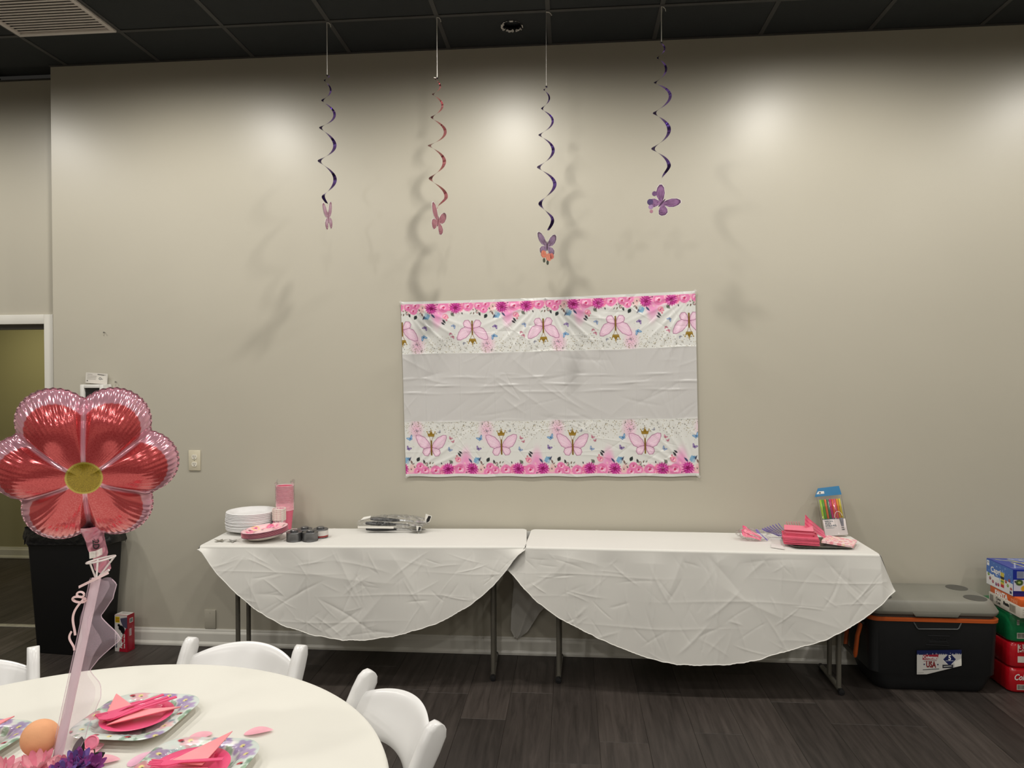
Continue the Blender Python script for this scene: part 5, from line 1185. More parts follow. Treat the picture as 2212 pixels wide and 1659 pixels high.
panel('top_print', cv, (0.004, BDp - 0.004, BH_ + 0.0006), (0.39, 0, 0), (0, -BDp + 0.008, 0), MATS['print_gloss'], t)

# ------------------------------------------------------------------ round table, cloth, chairs
TC = (-1.171, -2.83); TRr = 0.778; RZ = 0.742
t = thing('round_table', 'round banquet table under the cream cloth in the foreground', 'table', (TC[0], TC[1], 0))
lathe_obj('tabletop', [(0, 0.715), (TRr - 0.004, 0.715), (TRr, 0.722), (TRr, 0.738), (TRr - 0.004, RZ), (0, RZ)], top_m, t, 72)
for a in (PI / 4, 3 * PI / 4, 5 * PI / 4, 7 * PI / 4): tube('leg', [(0.40 * math.cos(a), 0.40 * math.sin(a), 0.715), (0.43 * math.cos(a), 0.43 * math.sin(a), 0.0)], 0.014, leg_m, t, 10)
ro_m = mat('cream_cloth', (0.715, 0.70, 0.635, 1), 0.6, spec=0.25, sheen=0.2, bump=(900, 0.05, 0.0006), noise=(2.5, 0.02))
n = 200; th = np.linspace(0, 2 * PI, n, endpoint=False)[None]
rs = np.concatenate([np.linspace(0.001, TRr - 0.02, 50), [TRr - 0.008, TRr - 0.001, TRr + 0.004, TRr + 0.0065], np.full(14, TRr + 0.007)])[:, None]
zs = np.concatenate([np.full(50, RZ + 0.003), [RZ + 0.0027, RZ + 0.0012, RZ - 0.003, RZ - 0.009], np.linspace(RZ - 0.02, RZ - 0.09, 14)])[:, None]
dn = np.clip((RZ - zs) / 0.24, 0, 1)
rr_ = rs + dn * (0.004 + 0.006 * np.sin(th * 24) + 0.003 * np.sin(th * 41))
X, Y = rr_ * np.cos(th), rr_ * np.sin(th); Zc = zs + 0 * th
Zc = Zc + np.clip(creases(X, Y, 10, 77, 0.5, 0.012, 0.0011), 0, 0.0016) * (rs < TRr - 0.03)
o = grid('round_tablecloth', np.stack([X, Y, Zc], -1), ro_m, None, wrap=True, loc=(TC[0], TC[1], 0)); tag(o, 'smooth cream cloth over the round table in the foreground', 'tablecloth')
RT = RZ + 0.0035

ch_m = mat('white_resin', (0.76, 0.755, 0.75, 1), 0.28, spec=0.5, noise=(6, 0.015)); pad_m = mat('white_vinyl', (0.72, 0.71, 0.70, 1), 0.4, noise=(10, 0.02), bump=(120, 0.08))
def bar(path, wx, wy, nn=12):
    """rounded flat bar in the YZ plane: path of (y,z), wx thickness in x, wy depth in the plane"""
    P = [Vector((0, p[0], p[1])) for p in path]; rings = []
    for i, p in enumerate(P):
        tg = (P[min(i + 1, len(P) - 1)] - P[max(i - 1, 0)]).normalized(); nrm = Vector((1, 0, 0)).cross(tg).normalized()
        w_ = wy[i] if hasattr(wy, '__len__') else wy
        rings.append([tuple(p + Vector((q[0], 0, 0)) + nrm * q[1]) for q in rrect(wx, w_, min(wx, w_) * 0.8, 3)])
    return rings
def make_chair():
    t = thing('folding_chair', 'x', 'chair')
    # long side bars: front foot up to the rounded back top
    path = [(-0.215, 0.0), (-0.20, 0.05), (-0.08, 0.36), (0.06, 0.56), (0.125, 0.66), (0.165, 0.73), (0.183, 0.762), (0.191, 0.777), (0.195, 0.7835)]
    wy = [0.018, 0.020, 0.022, 0.025, 0.029, 0.0325, 0.031, 0.023, 0.009]
    for s in (-1, 1):
        o = loft('back_upright', [[(p[0] + s * 0.196, p[1], p[2]) for p in r_] for r_ in bar(path, 0.0175, wy)], ch_m, t, auto=50)
    for s in (-1, 1): loft('rear_leg', [[(p[0] + s * 0.168, p[1], p[2]) for p in r_] for r_ in bar([(0.215, 0.0), (0.20, 0.04), (0.0, 0.36), (-0.05, 0.435)], 0.012, 0.017)], ch_m, t, auto=50)
    # curved back panel with arched top
    nx = 41; U = np.linspace(-1, 1, nx); rows_ = []
    topz = 0.738 + 0.030 * (1 - U ** 2) - 0.006 * U ** 4; botz = 0.620 + 0.026 * (1 - U ** 2)
    bow = 0.048 * (1 - U ** 2)
    nv = 16
    def yat(z): return np.interp(z, [0.56, 0.66, 0.73, 0.762, 0.79], [0.06, 0.125, 0.165, 0.183, 0.20])
    fr_, bk_ = [], []
    for k_ in range(nv):
        s = k_ / (nv - 1); z = botz + (topz - botz) * s; y = yat(z) + bow
        th_ = 0.009 * (1 - abs(2 * s - 1) ** 8) + 0.001
        fr_.append(np.stack([U * 0.186, y - th_, z], -1)); bk_.append(np.stack([U * 0.186, y + th_, z], -1))
    G = np.array(fr_ + bk_[::-1] + [fr_[0]])
    grid('back_panel', G, ch_m, t)
    # seat frame, padded seat, rails
    loft('seat_frame', [[(p[0], p[1] - 0.03, z) for p in rrect(hx, hy, 0.05)] for z, hx, hy in ((0.415, 0.175, 0.185), (0.42, 0.183, 0.195), (0.44, 0.183, 0.195), (0.443, 0.178, 0.19))], ch_m, t)
    loft('seat_pad', [[(p[0], p[1] - 0.03, z) for p in rrect(hx, hy, 0.05)] for z, hx, hy in ((0.443, 0.165, 0.175), (0.455, 0.168, 0.178), (0.466, 0.158, 0.168), (0.471, 0.12, 0.13))], pad_m, t)
    for y, z in ((-0.16, 0.15), (0.13, 0.15)): tube('stretcher', [(-0.185, y, z), (0.185, y, z)], 0.009, ch_m, t, 8)
    return t
ch = make_chair()
def place(o, top, face, label):
    """top = world xy of the middle of the back top, face = facing direction"""
    a = math.atan2(-face[0], -face[1]); a = math.atan2(face[1], face[0]) + PI / 2
    R = Matrix.Rotation(a, 2); off = R @ Vector((0, 0.195)); o.location = (top[0] - off.x, top[1] - off.y, 0); o.rotation_euler = (0, 0, a)
    o['label'] = label; o['group'] = 'white folding chairs round the table'
chB = copy_tree(ch); chC = copy_tree(ch)
place(ch, (-1.066, -1.955), (-0.105, -0.995), 'white folding chair behind the round table, facing the camera')
place(chB, (-0.462, -2.302), (-0.753, -0.658), 'white folding chair at the right of the round table, turned sideways')
place(chC, (-1.885, -2.175), (0.62, -0.785), 'white folding chair cut off by the left photo edge')

# ------------------------------------------------------------------ place settings
cvp = Canvas(220, 220, (206, 216, 210)); r2 = random.Random(12)
for q_ in range(34): cvp.ell(r2.uniform(0, 220), r2.uniform(0, 220), r2.uniform(12, 34), r2.uniform(8, 20), r2.choice([(188, 208, 196), (222, 214, 212), (228, 196, 200), (176, 200, 184), (214, 222, 216)]), 0.55, r2.uniform(0, 3), 0.4)
for q_ in range(40):
    a = r2.uniform(0, 6.28); d = r2.uniform(70, 130); leafp(cvp, 110 + math.cos(a) * d, 110 + math.sin(a) * d, r2.uniform(20, 44), r2.uniform(4, 9), r2.uniform(0, 6.28), r2.choice([(110, 150, 112), (150, 178, 150), (96, 128, 104), (120, 150, 158)]), 0.6)
for x, y, c_ in ((176, 30, (150, 128, 178)), (196, 60, (168, 140, 190)), (60, 18, (222, 160, 170)), (128, 14, (140, 112, 168)), (22, 70, (150, 120, 160)), (30, 180, (190, 206, 196)), (196, 150, (226, 178, 182)), (110, 206, (205, 214, 206)), (204, 196, (150, 124, 176)), (16, 120, (196, 120, 130))):
    for k_ in range(6):
        a = k_ * 1.047 + x; cvp.ell(x + math.cos(a) * 11, y + math.sin(a) * 11, 10, 7, c_, 0.75, a, 0.25)
    cvp.ell(x, y, 5, 5, (226, 214, 140)); cvp.ell(x + 3, y + 2, 2, 2, (60, 56, 50))
for x, y in ((14, 196), (200, 96), (76, 200), (40, 20), (150, 205)): cvp.ell(x, y, 6, 5, (176, 50, 66)); cvp.ell(x + 5, y + 3, 3, 3, (30, 28, 30))
plate_m = mat('plate_print', rough=0.25, attr=True, spec=0.5); under_m = mat('plate_underside', rgb(214, 208, 194), 0.5, noise=(20, 0.03))
def square_plate(loc, rz, label):
    t = thing('square_plate', label, 'plate', loc, rz, 'square flowered plates on the round table')
    bq = np.array(rrect(1, 1, 0.52, 23)); bq = np.concatenate([bq, bq[:1]]); sl = np.concatenate([[0], np.cumsum(np.hypot(*np.diff(bq, axis=0).T))]); tt = np.linspace(0, sl[-1], 240, endpoint=False); base = np.stack([np.interp(tt, sl, bq[:, 0]), np.interp(tt, sl, bq[:, 1])], -1)
    ks = [(0.0, 0.006), (0.066, 0.006), (0.072, 0.0075), (0.080, 0.0165), (0.086, 0.019), (0.100, 0.0225), (0.110, 0.0225), (0.113, 0.021)]
    R2 = np.linspace(0.001, 0.113, 56); Z2 = 1.12 * np.interp(R2, [k_[0] for k_ in ks], [k_[1] for k_ in ks])
    G = np.stack([R2[:, None] * base[None, :, 0], R2[:, None] * base[None, :, 1], np.repeat(Z2[:, None], len(base), 1)], -1)
    ang_ = np.arctan2(base[:, 1], base[:, 0])[None]
    G[..., 2] += 0.0008 * np.sin(ang_ * 40) * np.clip((R2[:, None] - 0.07) / 0.01, 0, 1) * (R2[:, None] < 0.084)
    G[..., :2] *= 1.12
    uv = G[..., :2] / 0.257 + 0.5
    grid('printed_face', G, plate_m, t, colors=cvp.at(uv[..., 0], 1 - uv[..., 1]), wrap=True)
    G2 = G[::2].copy(); G2[..., 2] -= 0.0022; G2[..., 2] = np.maximum(G2[..., 2], 0.0012)
    grid('underside', G2, under_m, t, wrap=True)
    return t
def round_plate(loc, label, tilt=(0, 0)):
    o = lathe_obj('pink_plate', [(0, 0.002), (0.058, 0.002), (0.061, 0.003), (0.068, 0.010), (0.072, 0.0115), (0.074, 0.0118), (0.086, 0.0145), (0.0875, 0.0138), (0.074, 0.0098), (0.068, 0.008), (0.060, 0.0004), (0, 0.0004)], hot_m, None, 64, loc=loc, rot=(tilt[0], tilt[1], 0))
    tag(o, label, 'plate', 'hot pink round plates'); return o
nk_m = mat('salmon_napkin', rgb(247, 152, 158), 0.75, noise=(30, 0.03), bump=(300, 0.1))
def napkin(tri, zs_, loc, label, lay=3):
    """folded triangular napkin, several layers, corners tri=[(x,y)...], heights zs_"""
    bm = bmesh.new(); 
    for k_ in range(lay):
        off = 0.0022 * k_; sh_ = 0.003 * k_
        A = [bm.verts.new((p[0] + sh_, p[1] - sh_, z + off)) for p, z in zip(tri, zs_)]; B_ = [bm.verts.new((p[0] + sh_, p[1] - sh_, z + off + 0.0018)) for p, z in zip(tri, zs_)]
        bm.faces.new(A[::-1]); bm.faces.new(B_); m_ = len(tri)
        for i in range(m_): bm.faces.new([A[i], A[(i + 1) % m_], B_[(i + 1) % m_], B_[i]])
    o = bmobj('paper_napkin', bm, nk_m, None, loc=loc); tag(o, label, 'napkin', 'salmon napkins on the place settings'); return o
S1, S2, S3 = (-1.132, -2.440), (-0.862, -2.662), (-1.475, -2.612)
square_plate((S1[0], S1[1], RT), 0.0, 'square flowered plate set before the chair behind the table'); square_plate((S2[0], S2[1], RT), 0.02, 'square flowered plate nearest the right chair, cut off below'); square_plate((S3[0], S3[1], RT), -0.03, 'square flowered plate at the left photo edge')
PZ = RT + 0.0115
round_plate((S1[0] + 0.005, S1[1] - 0.008, PZ + 0.003), 'hot pink round plate on the middle square plate', (0.0, 0.0)); round_plate((S2[0] + 0.002, S2[1] - 0.012, PZ + 0.003), 'hot pink round plate on the square plate nearest the right chair'); round_plate((S3[0] - 0.004, S3[1] - 0.006, PZ + 0.003), 'hot pink round plate on the plate at the left edge')
NZ = PZ + 0.018
napkin([(-0.098, 0.058), (-0.022, 0.020), (-0.062, -0.052)], [0.026, 0.010, 0.003], (S1[0], S1[1], NZ - 0.008), 'salmon triangle napkin sticking up at the left of the middle plate')
napkin([(-0.045, -0.062), (0.098, 0.030), (0.000, 0.012)], [0.002, 0.010, 0.008], (S1[0], S1[1], NZ - 0.008), 'salmon folded napkin lying across the middle plate', 4)
napkin([(-0.045, -0.005), (0.055, 0.100), (0.040, -0.012)], [0.006, 0.028, 0.008], (S2[0] - 0.01, S2[1], NZ - 0.006), 'salmon pointed napkin on the plate nearest the right chair')
napkin([(-0.06, -0.02), (0.045, -0.015), (0.03, -0.06), (-0.05, -0.06)], [0.002, 0.004, 0.002, 0.002], (S2[0], S2[1], NZ - 0.007), 'salmon folded napkin under the fork nearest the right chair')
napkin([(-0.11, -0.06), (0.055, 0.105), (0.005, -0.075)], [0.006, 0.022, 0.004], (S3[0] + 0.010, S3[1] - 0.01, NZ - 0.006), 'salmon triangle napkin on the plate at the left edge')
dn_ = math.radians(228)
for i, (kd, dx, dy) in enumerate((('fork', 0.030, 0.070), ('spoon', 0.050, 0.058), ('knife', 0.072, 0.060))):
    cutlery(kd, hot_m, (S1[0] + dx, S1[1] + dy, NZ + 0.016), (0, 0.06, dn_ + (0.02, 0.0, -0.03)[i]), 'hot pink plastic %s on the middle place setting' % kd)
cutlery('fork', hot_m, (S2[0] + 0.078, S2[1] - 0.005, NZ + 0.014), (0, 0.05, PI + 0.12), 'hot pink plastic fork on the setting nearest the right chair')
cutlery('spoon', hot_m, (S2[0] + 0.07, S2[1] - 0.05, NZ + 0.012), (0, 0.05, PI + 0.25), 'hot pink plastic spoon on the setting nearest the right chair')

# silk petals strewn on the cloth
pt_m = mat('silk_petal', rgb(240, 170, 186), 0.7, noise=(40, 0.06), alpha=0.85); pt2 = mat('silk_petal_pale', rgb(236, 176, 204), 0.7, noise=(40, 0.06), alpha=0.8)
def petal(loc, rz, l, wd, m_, label, point=True, curl=0.006):
    nu, nv = 22, 11; u = np.linspace(0, 1, nu)[None]; v = np.linspace(-1, 1, nv)[:, None]
    wprof = (np.sin(PI * np.clip(u, 0, 1) ** 0.8) ** (0.75 if point else 0.42)) * wd
    G = np.stack([(u - 0.5) * l + 0 * v, v * wprof, 0.0012 + curl * v ** 2 * np.sin(PI * u) + curl * 0.5 * u ** 2 + 0 * v], -1)
    o = grid('silk_petal', G, m_, None, loc=loc, rot=(0, 0, rz)); tag(o, label, 'petal', 'silk petals on the cloth'); return o
petal((-0.795, -2.462, RT), 0.30, 0.072, 0.019, pt_m, 'pointed pink silk petal alone at the right of the cloth')
petal((-0.930, -2.500, RT), 0.9, 0.062, 0.021, pt_m, 'rounded pink silk petal behind the right plate', False)
petal((-1.010, -2.605, RT), 0.95, 0.075, 0.019, pt2, 'pale pink silk petal touching the left of the right plate', False)
petal((-1.105, -2.625, RT), 0.25, 0.088, 0.024, pt_m, 'pointed pink silk petal right of the purple flowers')
petal((-1.160, -2.585, RT), 1.5, 0.080, 0.024, pt_m, 'pink silk petal behind the dark leaves', False)
petal((-1.268, -2.690, RT), 0.1, 0.100, 0.040, pt_m, 'broad pink silk petal below the orange ornament', False, 0.02)

# ------------------------------------------------------------------ centrepiece
SB = Vector((-1.186, -2.668, RT)); ST = Vector((-1.128, -2.600, 1.172))
stick_m = mat('stick_pale', rgb(226, 206, 214), 0.45, noise=(12, 0.03), trans=0.0)
sx = thing('balloon_stick', 'white balloon stick with cup, tulle wrap and ribbon bow', 'balloon stick', tuple(SB))
D = ST - SB
tube('stick', [tuple(D * k_) for k_ in np.linspace(0, 1, 10)], 0.0100, stick_m, sx, 14)
cupm = mat('cup_white', rgb(235, 228, 226), 0.35, noise=(12, 0.02))
cc_ = D + Vector((0.012, 0.0, 0.045))
tube('cup_ring', [(cc_.x + 0.030 * math.cos(a), cc_.y + 0.030 * math.sin(a), cc_.z + 0.006 * math.cos(a)) for a in np.linspace(0, 2 * PI, 32, endpoint=False)], 0.0022, cupm, sx, 8, closed=True)
for a in (0.3, 2.4, 4.5): tube('cup_arm', [tuple(D + Vector((0, 0, -0.004))), (cc_.x + 0.030 * math.cos(a), cc_.y + 0.030 * math.sin(a), cc_.z + 0.006 * math.cos(a))], 0.0022, cupm, sx, 6)
tube('cup_arm', [tuple(D + Vector((0.004, -0.008, 0.0))), tuple(D + Vector((0.040, -0.012, 0.024)))], 0.003, cupm, sx, 6)
# tulle: sheer strip wound loosely down the stick
tul = mat('tulle', rgb(232, 206, 220), 0.9, noise=(25, 0.05), alpha=0.23); tul2 = mat('tulle_edge', rgb(236, 214, 226), 0.9, noise=(25, 0.05), alpha=0.38)
nk = 150; u = np.linspace(0, 1, nk)[:, None]; v = np.linspace(0, 1, 14)[None]
prof_x = np.interp(u[:, 0], [0, 0.12, 0.25, 0.38, 0.45, 0.52, 0.58, 0.68, 0.80, 0.90, 0.97, 1.0], [0.030, 0.048, 0.062, 0.074, 0.060, 0.034, 0.050, 0.092, 0.030, 0.056, 0.052, 0.034])[:, None]
ax = np.array(D)[None, None] * u[..., None]
wob = 0.004 * np.sin(u * 21 + v * 5) + 0.002 * np.sin(u * 47)
G = ax + np.stack([-0.016 + (prof_x + 0.016) * v, -0.018 * np.sin(PI * v) + wob * v, 0.004 * np.sin(v * 9) + 0 * u], -1)
grid('tulle_wrap', G, tul, sx)
G = ax + np.stack([-0.030 * (0.55 + 0.45 * np.sin(u * 9 + 1)) + (prof_x * 0.6 + 0.03) * v + 0 * u, 0.020 * np.cos(PI * v) + wob, 0 * u + 0 * v], -1)
grid('tulle_wrap', G, tul, sx)
e = ax[:, 0] + np.concatenate([prof_x, wob[:, -1:], 0 * u], 1)
v_, f_ = tube_geo([tuple(p) for p in e[::2]], 0.0011, 5); mesh('tulle_hem', v_, f_, tul2, sx, smooth=True)
e = ax[:, 0] + np.concatenate([-0.016 + 0 * u, 0 * u, 0 * u], 1)
v_, f_ = tube_geo([tuple(p) for p in e[::2]], 0.0009, 5); mesh('tulle_hem', v_, f_, tul2, sx, smooth=True)
rib_m = mat('ribbon_blush', rgb(240, 208, 208), 0.45, noise=(20, 0.03))
bc = D * 0.90 + Vector((-0.009, -0.011, 0))
def ribbon(path, wd, name='ribbon'):
    P = [Vector(p) for p in path]; r0_, r1_ = [], []
    for i, p in enumerate(P):
        tg = (P[min(i + 1, len(P) - 1)] - P[max(i - 1, 0)]).normalized(); sd_ = tg.cross(Vector((0.2, -0.5, 0.3))).normalized()
        r0_.append(tuple(p - sd_ * wd)); r1_.append(tuple(p + sd_ * wd))
    return grid(name, np.array([r0_, r1_]), rib_m, sx)
ribbon([tuple(bc + Vector((-0.016 + 0.016 * math.cos(a), -0.004 * math.sin(a), 0.008 * math.sin(a) - 0.003))) for a in np.linspace(0, 2 * PI, 26)], 0.0028, 'bow_loop')
ribbon([tuple(bc + Vector((-0.008 + 0.009 * math.cos(a), -0.006, 0.006 * math.sin(a) + 0.011))) for a in np.linspace(0, 2 * PI, 22)], 0.0024, 'bow_loop')
ribbon([tuple(bc + Vector((0.0 - 0.030 * k_ - 0.012 * math.sin(k_ * 4), -0.008, -0.085 * k_))) for k_ in np.linspace(0, 1, 18)], 0.0026, 'ribbon_tail')
ribbon([tuple(bc + Vector((-0.028 - 0.006 * math.sin(k_ * 5), -0.010, -0.075 - 0.045 * k_))) for k_ in np.linspace(0, 1, 14)], 0.0024, 'ribbon_tail')
ribbon([tuple(D * 0.985 + Vector((-0.030 + 0.075 * k_, -0.018 - 0.004 * math.sin(k_ * PI), -0.010 + 0.036 * k_))) for k_ in np.linspace(0, 1, 14)], 0.0032, 'ribbon')

# foil flower balloon
fb = thing('flower_balloon', 'pink foil flower balloon with red petals and gold centre', 'balloon', (-1.158, -2.585, 1.441), rot=(math.radians(18), 0, math.radians(30)))
RB = 0.196; fb.scale = (1.0, 1.0, 1.06)
nt_, ns = 540, 120
th = np.linspace(0, 2 * PI, nt_, endpoint=False)[None]; s = np.linspace(0.0, 1, ns)[:, None] ** 0.9
cdist, crad = 0.60, 0.40
def outline(th):
    best = np.zeros_like(th)
    for k_ in range(6):
        d = th - k_ * PI / 3; disc = crad ** 2 - (cdist * np.sin(d)) ** 2
        val = np.where((disc > 0) & (np.cos(d) > 0), cdist * np.cos(d) + np.sqrt(np.maximum(disc, 0)), 0); best = np.maximum(best, val)
    return best
R0 = outline(th); ker = np.hanning(15); ker /= ker.sum(); R0 = np.convolve(np.concatenate([R0[0, -7:], R0[0], R0[0, :7]]), ker, 'valid')[None]
ph = (th + PI / 6) % (PI / 3) - PI / 6                     # angle from petal axis
Rr = R0 * RB * (1 + 0.006 * np.sin(th * 84) )
notch = np.exp(-((np.abs(ph) - PI / 6) / 0.085) ** 2)
r_ = s * Rr
dom = np.clip(1 - s ** 2.3, 0, 1) ** 0.62
hgt = 0.078 * dom * (1 - 0.34 * notch * np.clip((s - 0.25) / 0.5, 0, 1))
hgt += 0.012 * np.exp(-((s - 0.66) / 0.22) ** 2) * np.cos(ph * 3) ** 2
edge = np.clip((s - 0.78) / 0.2, 0, 1)
wr = 0.0017 * np.sin(th * 84 + 2 * np.sin(th * 7)) * edge ** 2 * (1 - s) ** 0.35 * 1.6 + 0.0014 * np.sin(th * 40 + s * 5) * edge * (1 - s) ** 0.4
hgt = np.where(s < 0.999, hgt + wr, 0.0)
# print
ax_ = s * np.cos(ph) * R0; ay = s * np.sin(ph) * R0          # coordinates along / across each petal (in units of RB)
dc = 0.315 - np.hypot(ax_ - 0.575, ay)
cone = np.where(ax_ < 0.575, (ax_ - 0.05) * math.tan(math.radians(36)) - np.abs(ay), -1)
wedge = ax_ * math.tan(PI / 6) - 0.024 - np.abs(ay)
inside = np.clip(np.minimum(np.maximum(dc, cone), wedge) / 0.010, 0, 1)
rng = np.random.RandomState(3)
mott = (np.sin(th * 130 + 9 * np.sin(s * 50)) * np.sin(s * 190 + 5 * np.sin(th * 23)) > 0.35).astype(float)
red = np.array([206, 84, 86]) / 255; dred = np.array([168, 44, 50]) / 255; lred = np.array([240, 148, 148]) / 255; pinkc = np.array([226, 170, 184]) / 255; rimc = np.array([214, 156, 172]) / 255
low = np.clip(-np.sin(th) * 1.6 - 0.5, 0, 1)[..., None] + 0 * s[..., None]
mt = mott[..., None]
body = red * (1 - mt * 0.55) + (dred * (1 - low) + lred * low) * mt * 0.55
band = np.clip((1 - s) / 0.02, 0, 1)[..., None]
edgec = pinkc * (1 - np.clip((s - 0.82) / 0.1, 0, 1))[..., None] + rimc * np.clip((s - 0.82) / 0.1, 0, 1)[..., None]
col = edgec * (1 - inside[..., None]) + body * inside[..., None]
q_ = s * R0
gold = np.array([150, 128, 30]) / 255 * (0.75 + 0.5 * rng.rand(ns, nt_)[..., None])
cm = np.clip((0.178 - q_) / 0.008, 0, 1)[..., None]; ring = np.clip((0.196 - q_) / 0.006, 0, 1)[..., None]
col = col * (1 - ring) + np.array([190, 175, 80]) / 255 * ring; col = col * (1 - cm) + gold * cm
foil_m = mat('balloon_foil', rough=0.16, metal=0.45, spec=0.8, attr=True, bump=(45, 0.06, 0.002))
# local frame: X right, Z up, faces -Y
front = np.stack([r_ * np.cos(th), -hgt, r_ * np.sin(th)], -1)
grid('balloon_front', front, foil_m, fb, colors=col, wrap=True)
bk = front[::3, ::2].copy(); bk[..., 1] *= -1
grid('balloon_back', bk, mat('balloon_foil_back', (0.62, 0.30, 0.38, 1), 0.13, 0.85, noise=(8, 0.05)), fb, wrap=True)
fl = np.stack([np.stack([R0[0] * RB * k_ * np.cos(th[0]) * (1 + 0.004 * np.sin(th[0] * 84)), 0.0012 * np.sin(th[0] * 84), R0[0] * RB * k_ * np.sin(th[0]) * (1 + 0.004 * np.sin(th[0] * 84))], -1) for k_ in (0.995, 1.02)])
grid('seam_flange', fl, mat('seam_foil', (0.68, 0.42, 0.48, 1), 0.2, 0.75, noise=(20, 0.05)), fb, wrap=True)
# tail
zt = np.linspace(0, 1, 40)[:, None]; sv = np.linspace(-1, 1, 18)[None]
tw = np.interp(zt[:, 0], [0, 0.12, 0.3, 0.45, 0.62, 0.70, 0.80, 0.92, 1], [0.040, 0.028, 0.0215, 0.021, 0.020, 0.014, 0.019, 0.018, 0.008])[:, None]
tp = np.interp(zt[:, 0], [0, 0.15, 0.35, 0.7, 1], [0.030, 0.016, 0.008, 0.004, 0.001])[:, None]
z0 = -0.140
for sg in (-1, 1):
    Gt = np.stack([tw * sv + 0.028 * zt, sg * tp * np.sqrt(np.clip(1 - sv ** 2, 0, 1)) + 0.0015 * np.sin(zt * 30 + sv * 4) - 0.036 * zt - 0.012 * (1 - zt) ** 2, z0 - 0.125 * zt + 0 * sv], -1)
    tl_ = grid('tail', Gt, mat('tail_foil', (0.62, 0.28, 0.36, 1), 0.25, 0.4, noise=(15, 0.06), bump=(60, 0.2, 0.003)), fb)
# foil print
lettering('2D', 0.020, MATS['ink_black'], fb, (0.012, -0.0305, z0 - 0.050), (PI / 2, PI / 2, 0), bold=0.0004)
Gt = np.stack([0.012 + 0.014 * sv + 0 * zt[:8], -0.036 - 0.002 * np.cos(sv * 3) + 0 * zt[:8], z0 - 0.062 - 0.018 * np.linspace(0, 1, 8)[:, None] + 0.004 * sv], -1)
grid('valve_tape', Gt, mat('valve_foil', (0.75, 0.72, 0.70, 1), 0.2, 0.6, noise=(90, 0.3)), fb)

# flowers, leaves and ornaments at the foot
fa = thing('silk_flowers', 'pink and purple silk flowers with dark leaves at the stick foot', 'flowers', (-1.150, -2.690, RT))
pk1 = mat('petal_pink', rgb(226, 140, 160), 0.65, noise=(60, 0.1)); pk2 = mat('petal_blush', rgb(232, 168, 178), 0.65, noise=(60, 0.08)); vi1 = mat('petal_violet', rgb(124, 96, 170), 0.65, noise=(60, 0.15)); vi2 = mat('petal_plum', rgb(152, 70, 146), 0.65, noise=(60, 0.15)); lf_m = mat('leaf_dark', rgb(40, 48, 42), 0.5, noise=(40, 0.15)); st_m = mat('stem_green', rgb(60, 76, 44), 0.6, noise=(30, 0.1))
def petal_geo(l, wd, cup):
    u = np.linspace(0, 1, 12)[None]; v = np.linspace(-1, 1, 7)[:, None]; wp = np.sin(PI * np.clip(u * 0.93 + 0.05, 0, 1)) ** 0.7 * wd
    return np.stack([u * l + 0 * v, v * wp, cup * u ** 2 * l + 0.25 * wd * v ** 2 + 0 * u], -1)
def flower(name, loc, rot, n, l, wd, cup, mats, layers=2):
    core = lathe_obj(name, [(0, -0.012), (0.003, -0.010), (0.004, -0.002), (0.006, 0.0), (0.005, 0.004), (0, 0.005)], st_m, fa, 12, loc=loc, rot=rot)
    for ly in range(layers):
        for k_ in range(n):
            G = petal_geo(l * (1 - 0.22 * ly), wd, cup + 0.35 * ly)
            grid('petal', G, mats[(k_ + ly) % len(mats)], core, loc=(0, 0, 0.001 * ly), rot=(0, -0.15 - 0.25 * ly, 2 * PI * (k_ + 0.5 * ly) / n))
    return core
flower('pink_flower', (-0.050, -0.015, 0.022), (0.3, 0.1, 0), 9, 0.048, 0.011, 0.25, (pk1, pk2)); flower('pink_flower', (0.006, -0.012, 0.020), (0.2, 0.2, 0), 8, 0.036, 0.010, 0.3, (pk2, pk1)); flower('pink_flower', (-0.105, -0.060, 0.024), (0.3, 0, 0), 9, 0.05, 0.014, 0.25, (pk1, pk2))
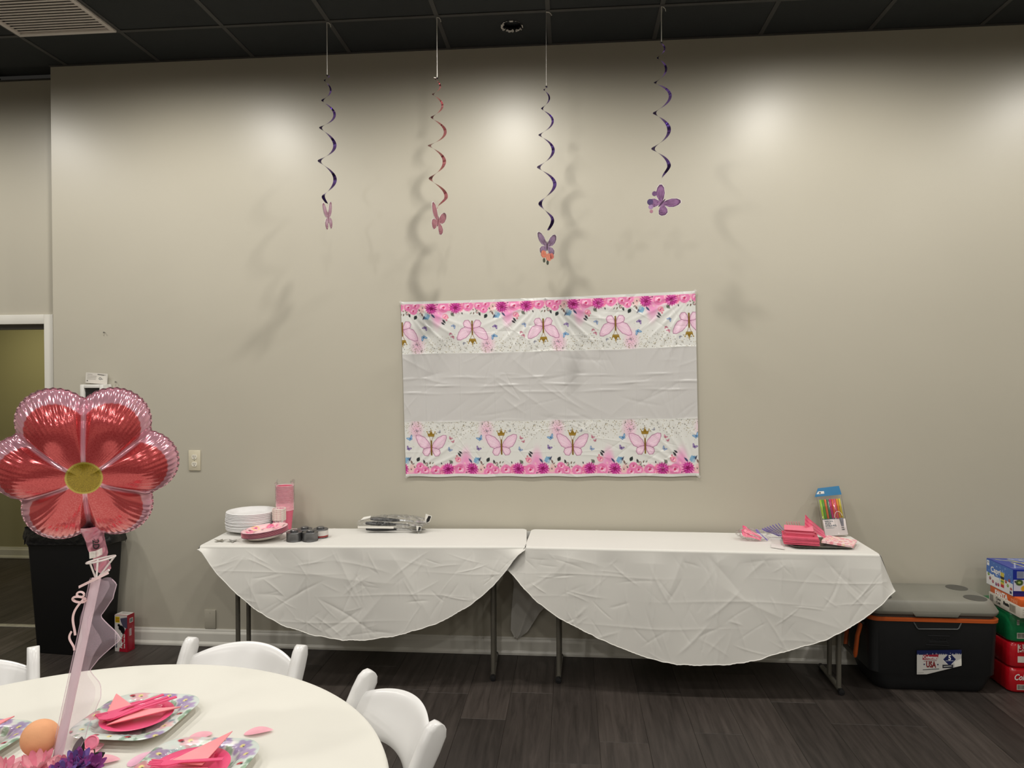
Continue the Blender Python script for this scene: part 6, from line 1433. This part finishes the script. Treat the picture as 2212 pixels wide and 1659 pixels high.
flower('purple_flower', (0.036, 0.000, 0.028), (0.35, 0.25, 0), 9, 0.036, 0.010, 0.45, (vi1, vi2), 3); flower('purple_flower', (0.066, 0.012, 0.022), (0.3, 0.5, 0), 7, 0.026, 0.008, 0.55, (vi2,), 2); flower('purple_flower', (0.030, -0.045, 0.024), (0.3, 0.1, 0), 9, 0.036, 0.011, 0.4, (vi2, vi1), 3)
for lo, dr, l in (((0.004, 0.034, 0.012), (0.22, 0.1, 0.95), 0.066), ((0.016, 0.040, 0.006), (0.80, 0.2, 0.42), 0.060)):
    d = Vector(dr).normalized(); n_ = Vector((0.5, -0.8, 0.35)); n_ = (n_ - d * n_.dot(d)).normalized(); y_ = n_.cross(d)
    lf = grid('leaf', petal_geo(l, 0.0125, 0.08), lf_m, fa)
    lf.matrix_local = Matrix(((d.x, y_.x, n_.x, lo[0]), (d.y, y_.y, n_.y, lo[1]), (d.z, y_.z, n_.z, lo[2]), (0, 0, 0, 1)))
# tan ornament
a = np.linspace(0, PI, 30)[:, None]; b_ = np.linspace(0, 2 * PI, 44, endpoint=False)[None]
rad = 0.040 * (1 + 0.16 * np.exp(-((a - PI) / 0.35) ** 2)) * (1 - 0.03 * np.cos(2 * a))
G = np.stack([rad * np.sin(a) * np.cos(b_), rad * np.sin(a) * np.sin(b_) * 0.97, rad * np.cos(a) + 0 * b_], -1)
o = grid('peach_ornament', G, mat('peach_felt', rgb(228, 166, 122), 0.8, noise=(30, 0.06), bump=(140, 0.25)), None, wrap=True, loc=(-1.232, -2.652, RT + 0.068), rot=(0.5, 0.6, 0)); tag(o, 'round tan orange ornament resting on the pink flowers', 'ornament')
o = lathe_obj('pink_button', [(0, -0.004), (0.012, -0.004), (0.0162, -0.002), (0.0165, 0.002), (0.0150, 0.0045), (0.0135, 0.0045), (0.0125, 0.002), (0.006, 0.0025), (0, 0.0028)], mat('button_pink', rgb(248, 140, 168), 0.45, noise=(30, 0.04)), None, 36, loc=(-1.126, -2.626, RT + 0.047), rot=(math.radians(50), math.radians(10), 0)); tag(o, 'round pink rimmed disc pick standing above the dark leaves', 'ornament')
tube('pick_stem', [(0, 0, -0.004), (0.002, -0.012, -0.030), (0.002, -0.030, -0.040)], 0.0015, st_m, o, 6)
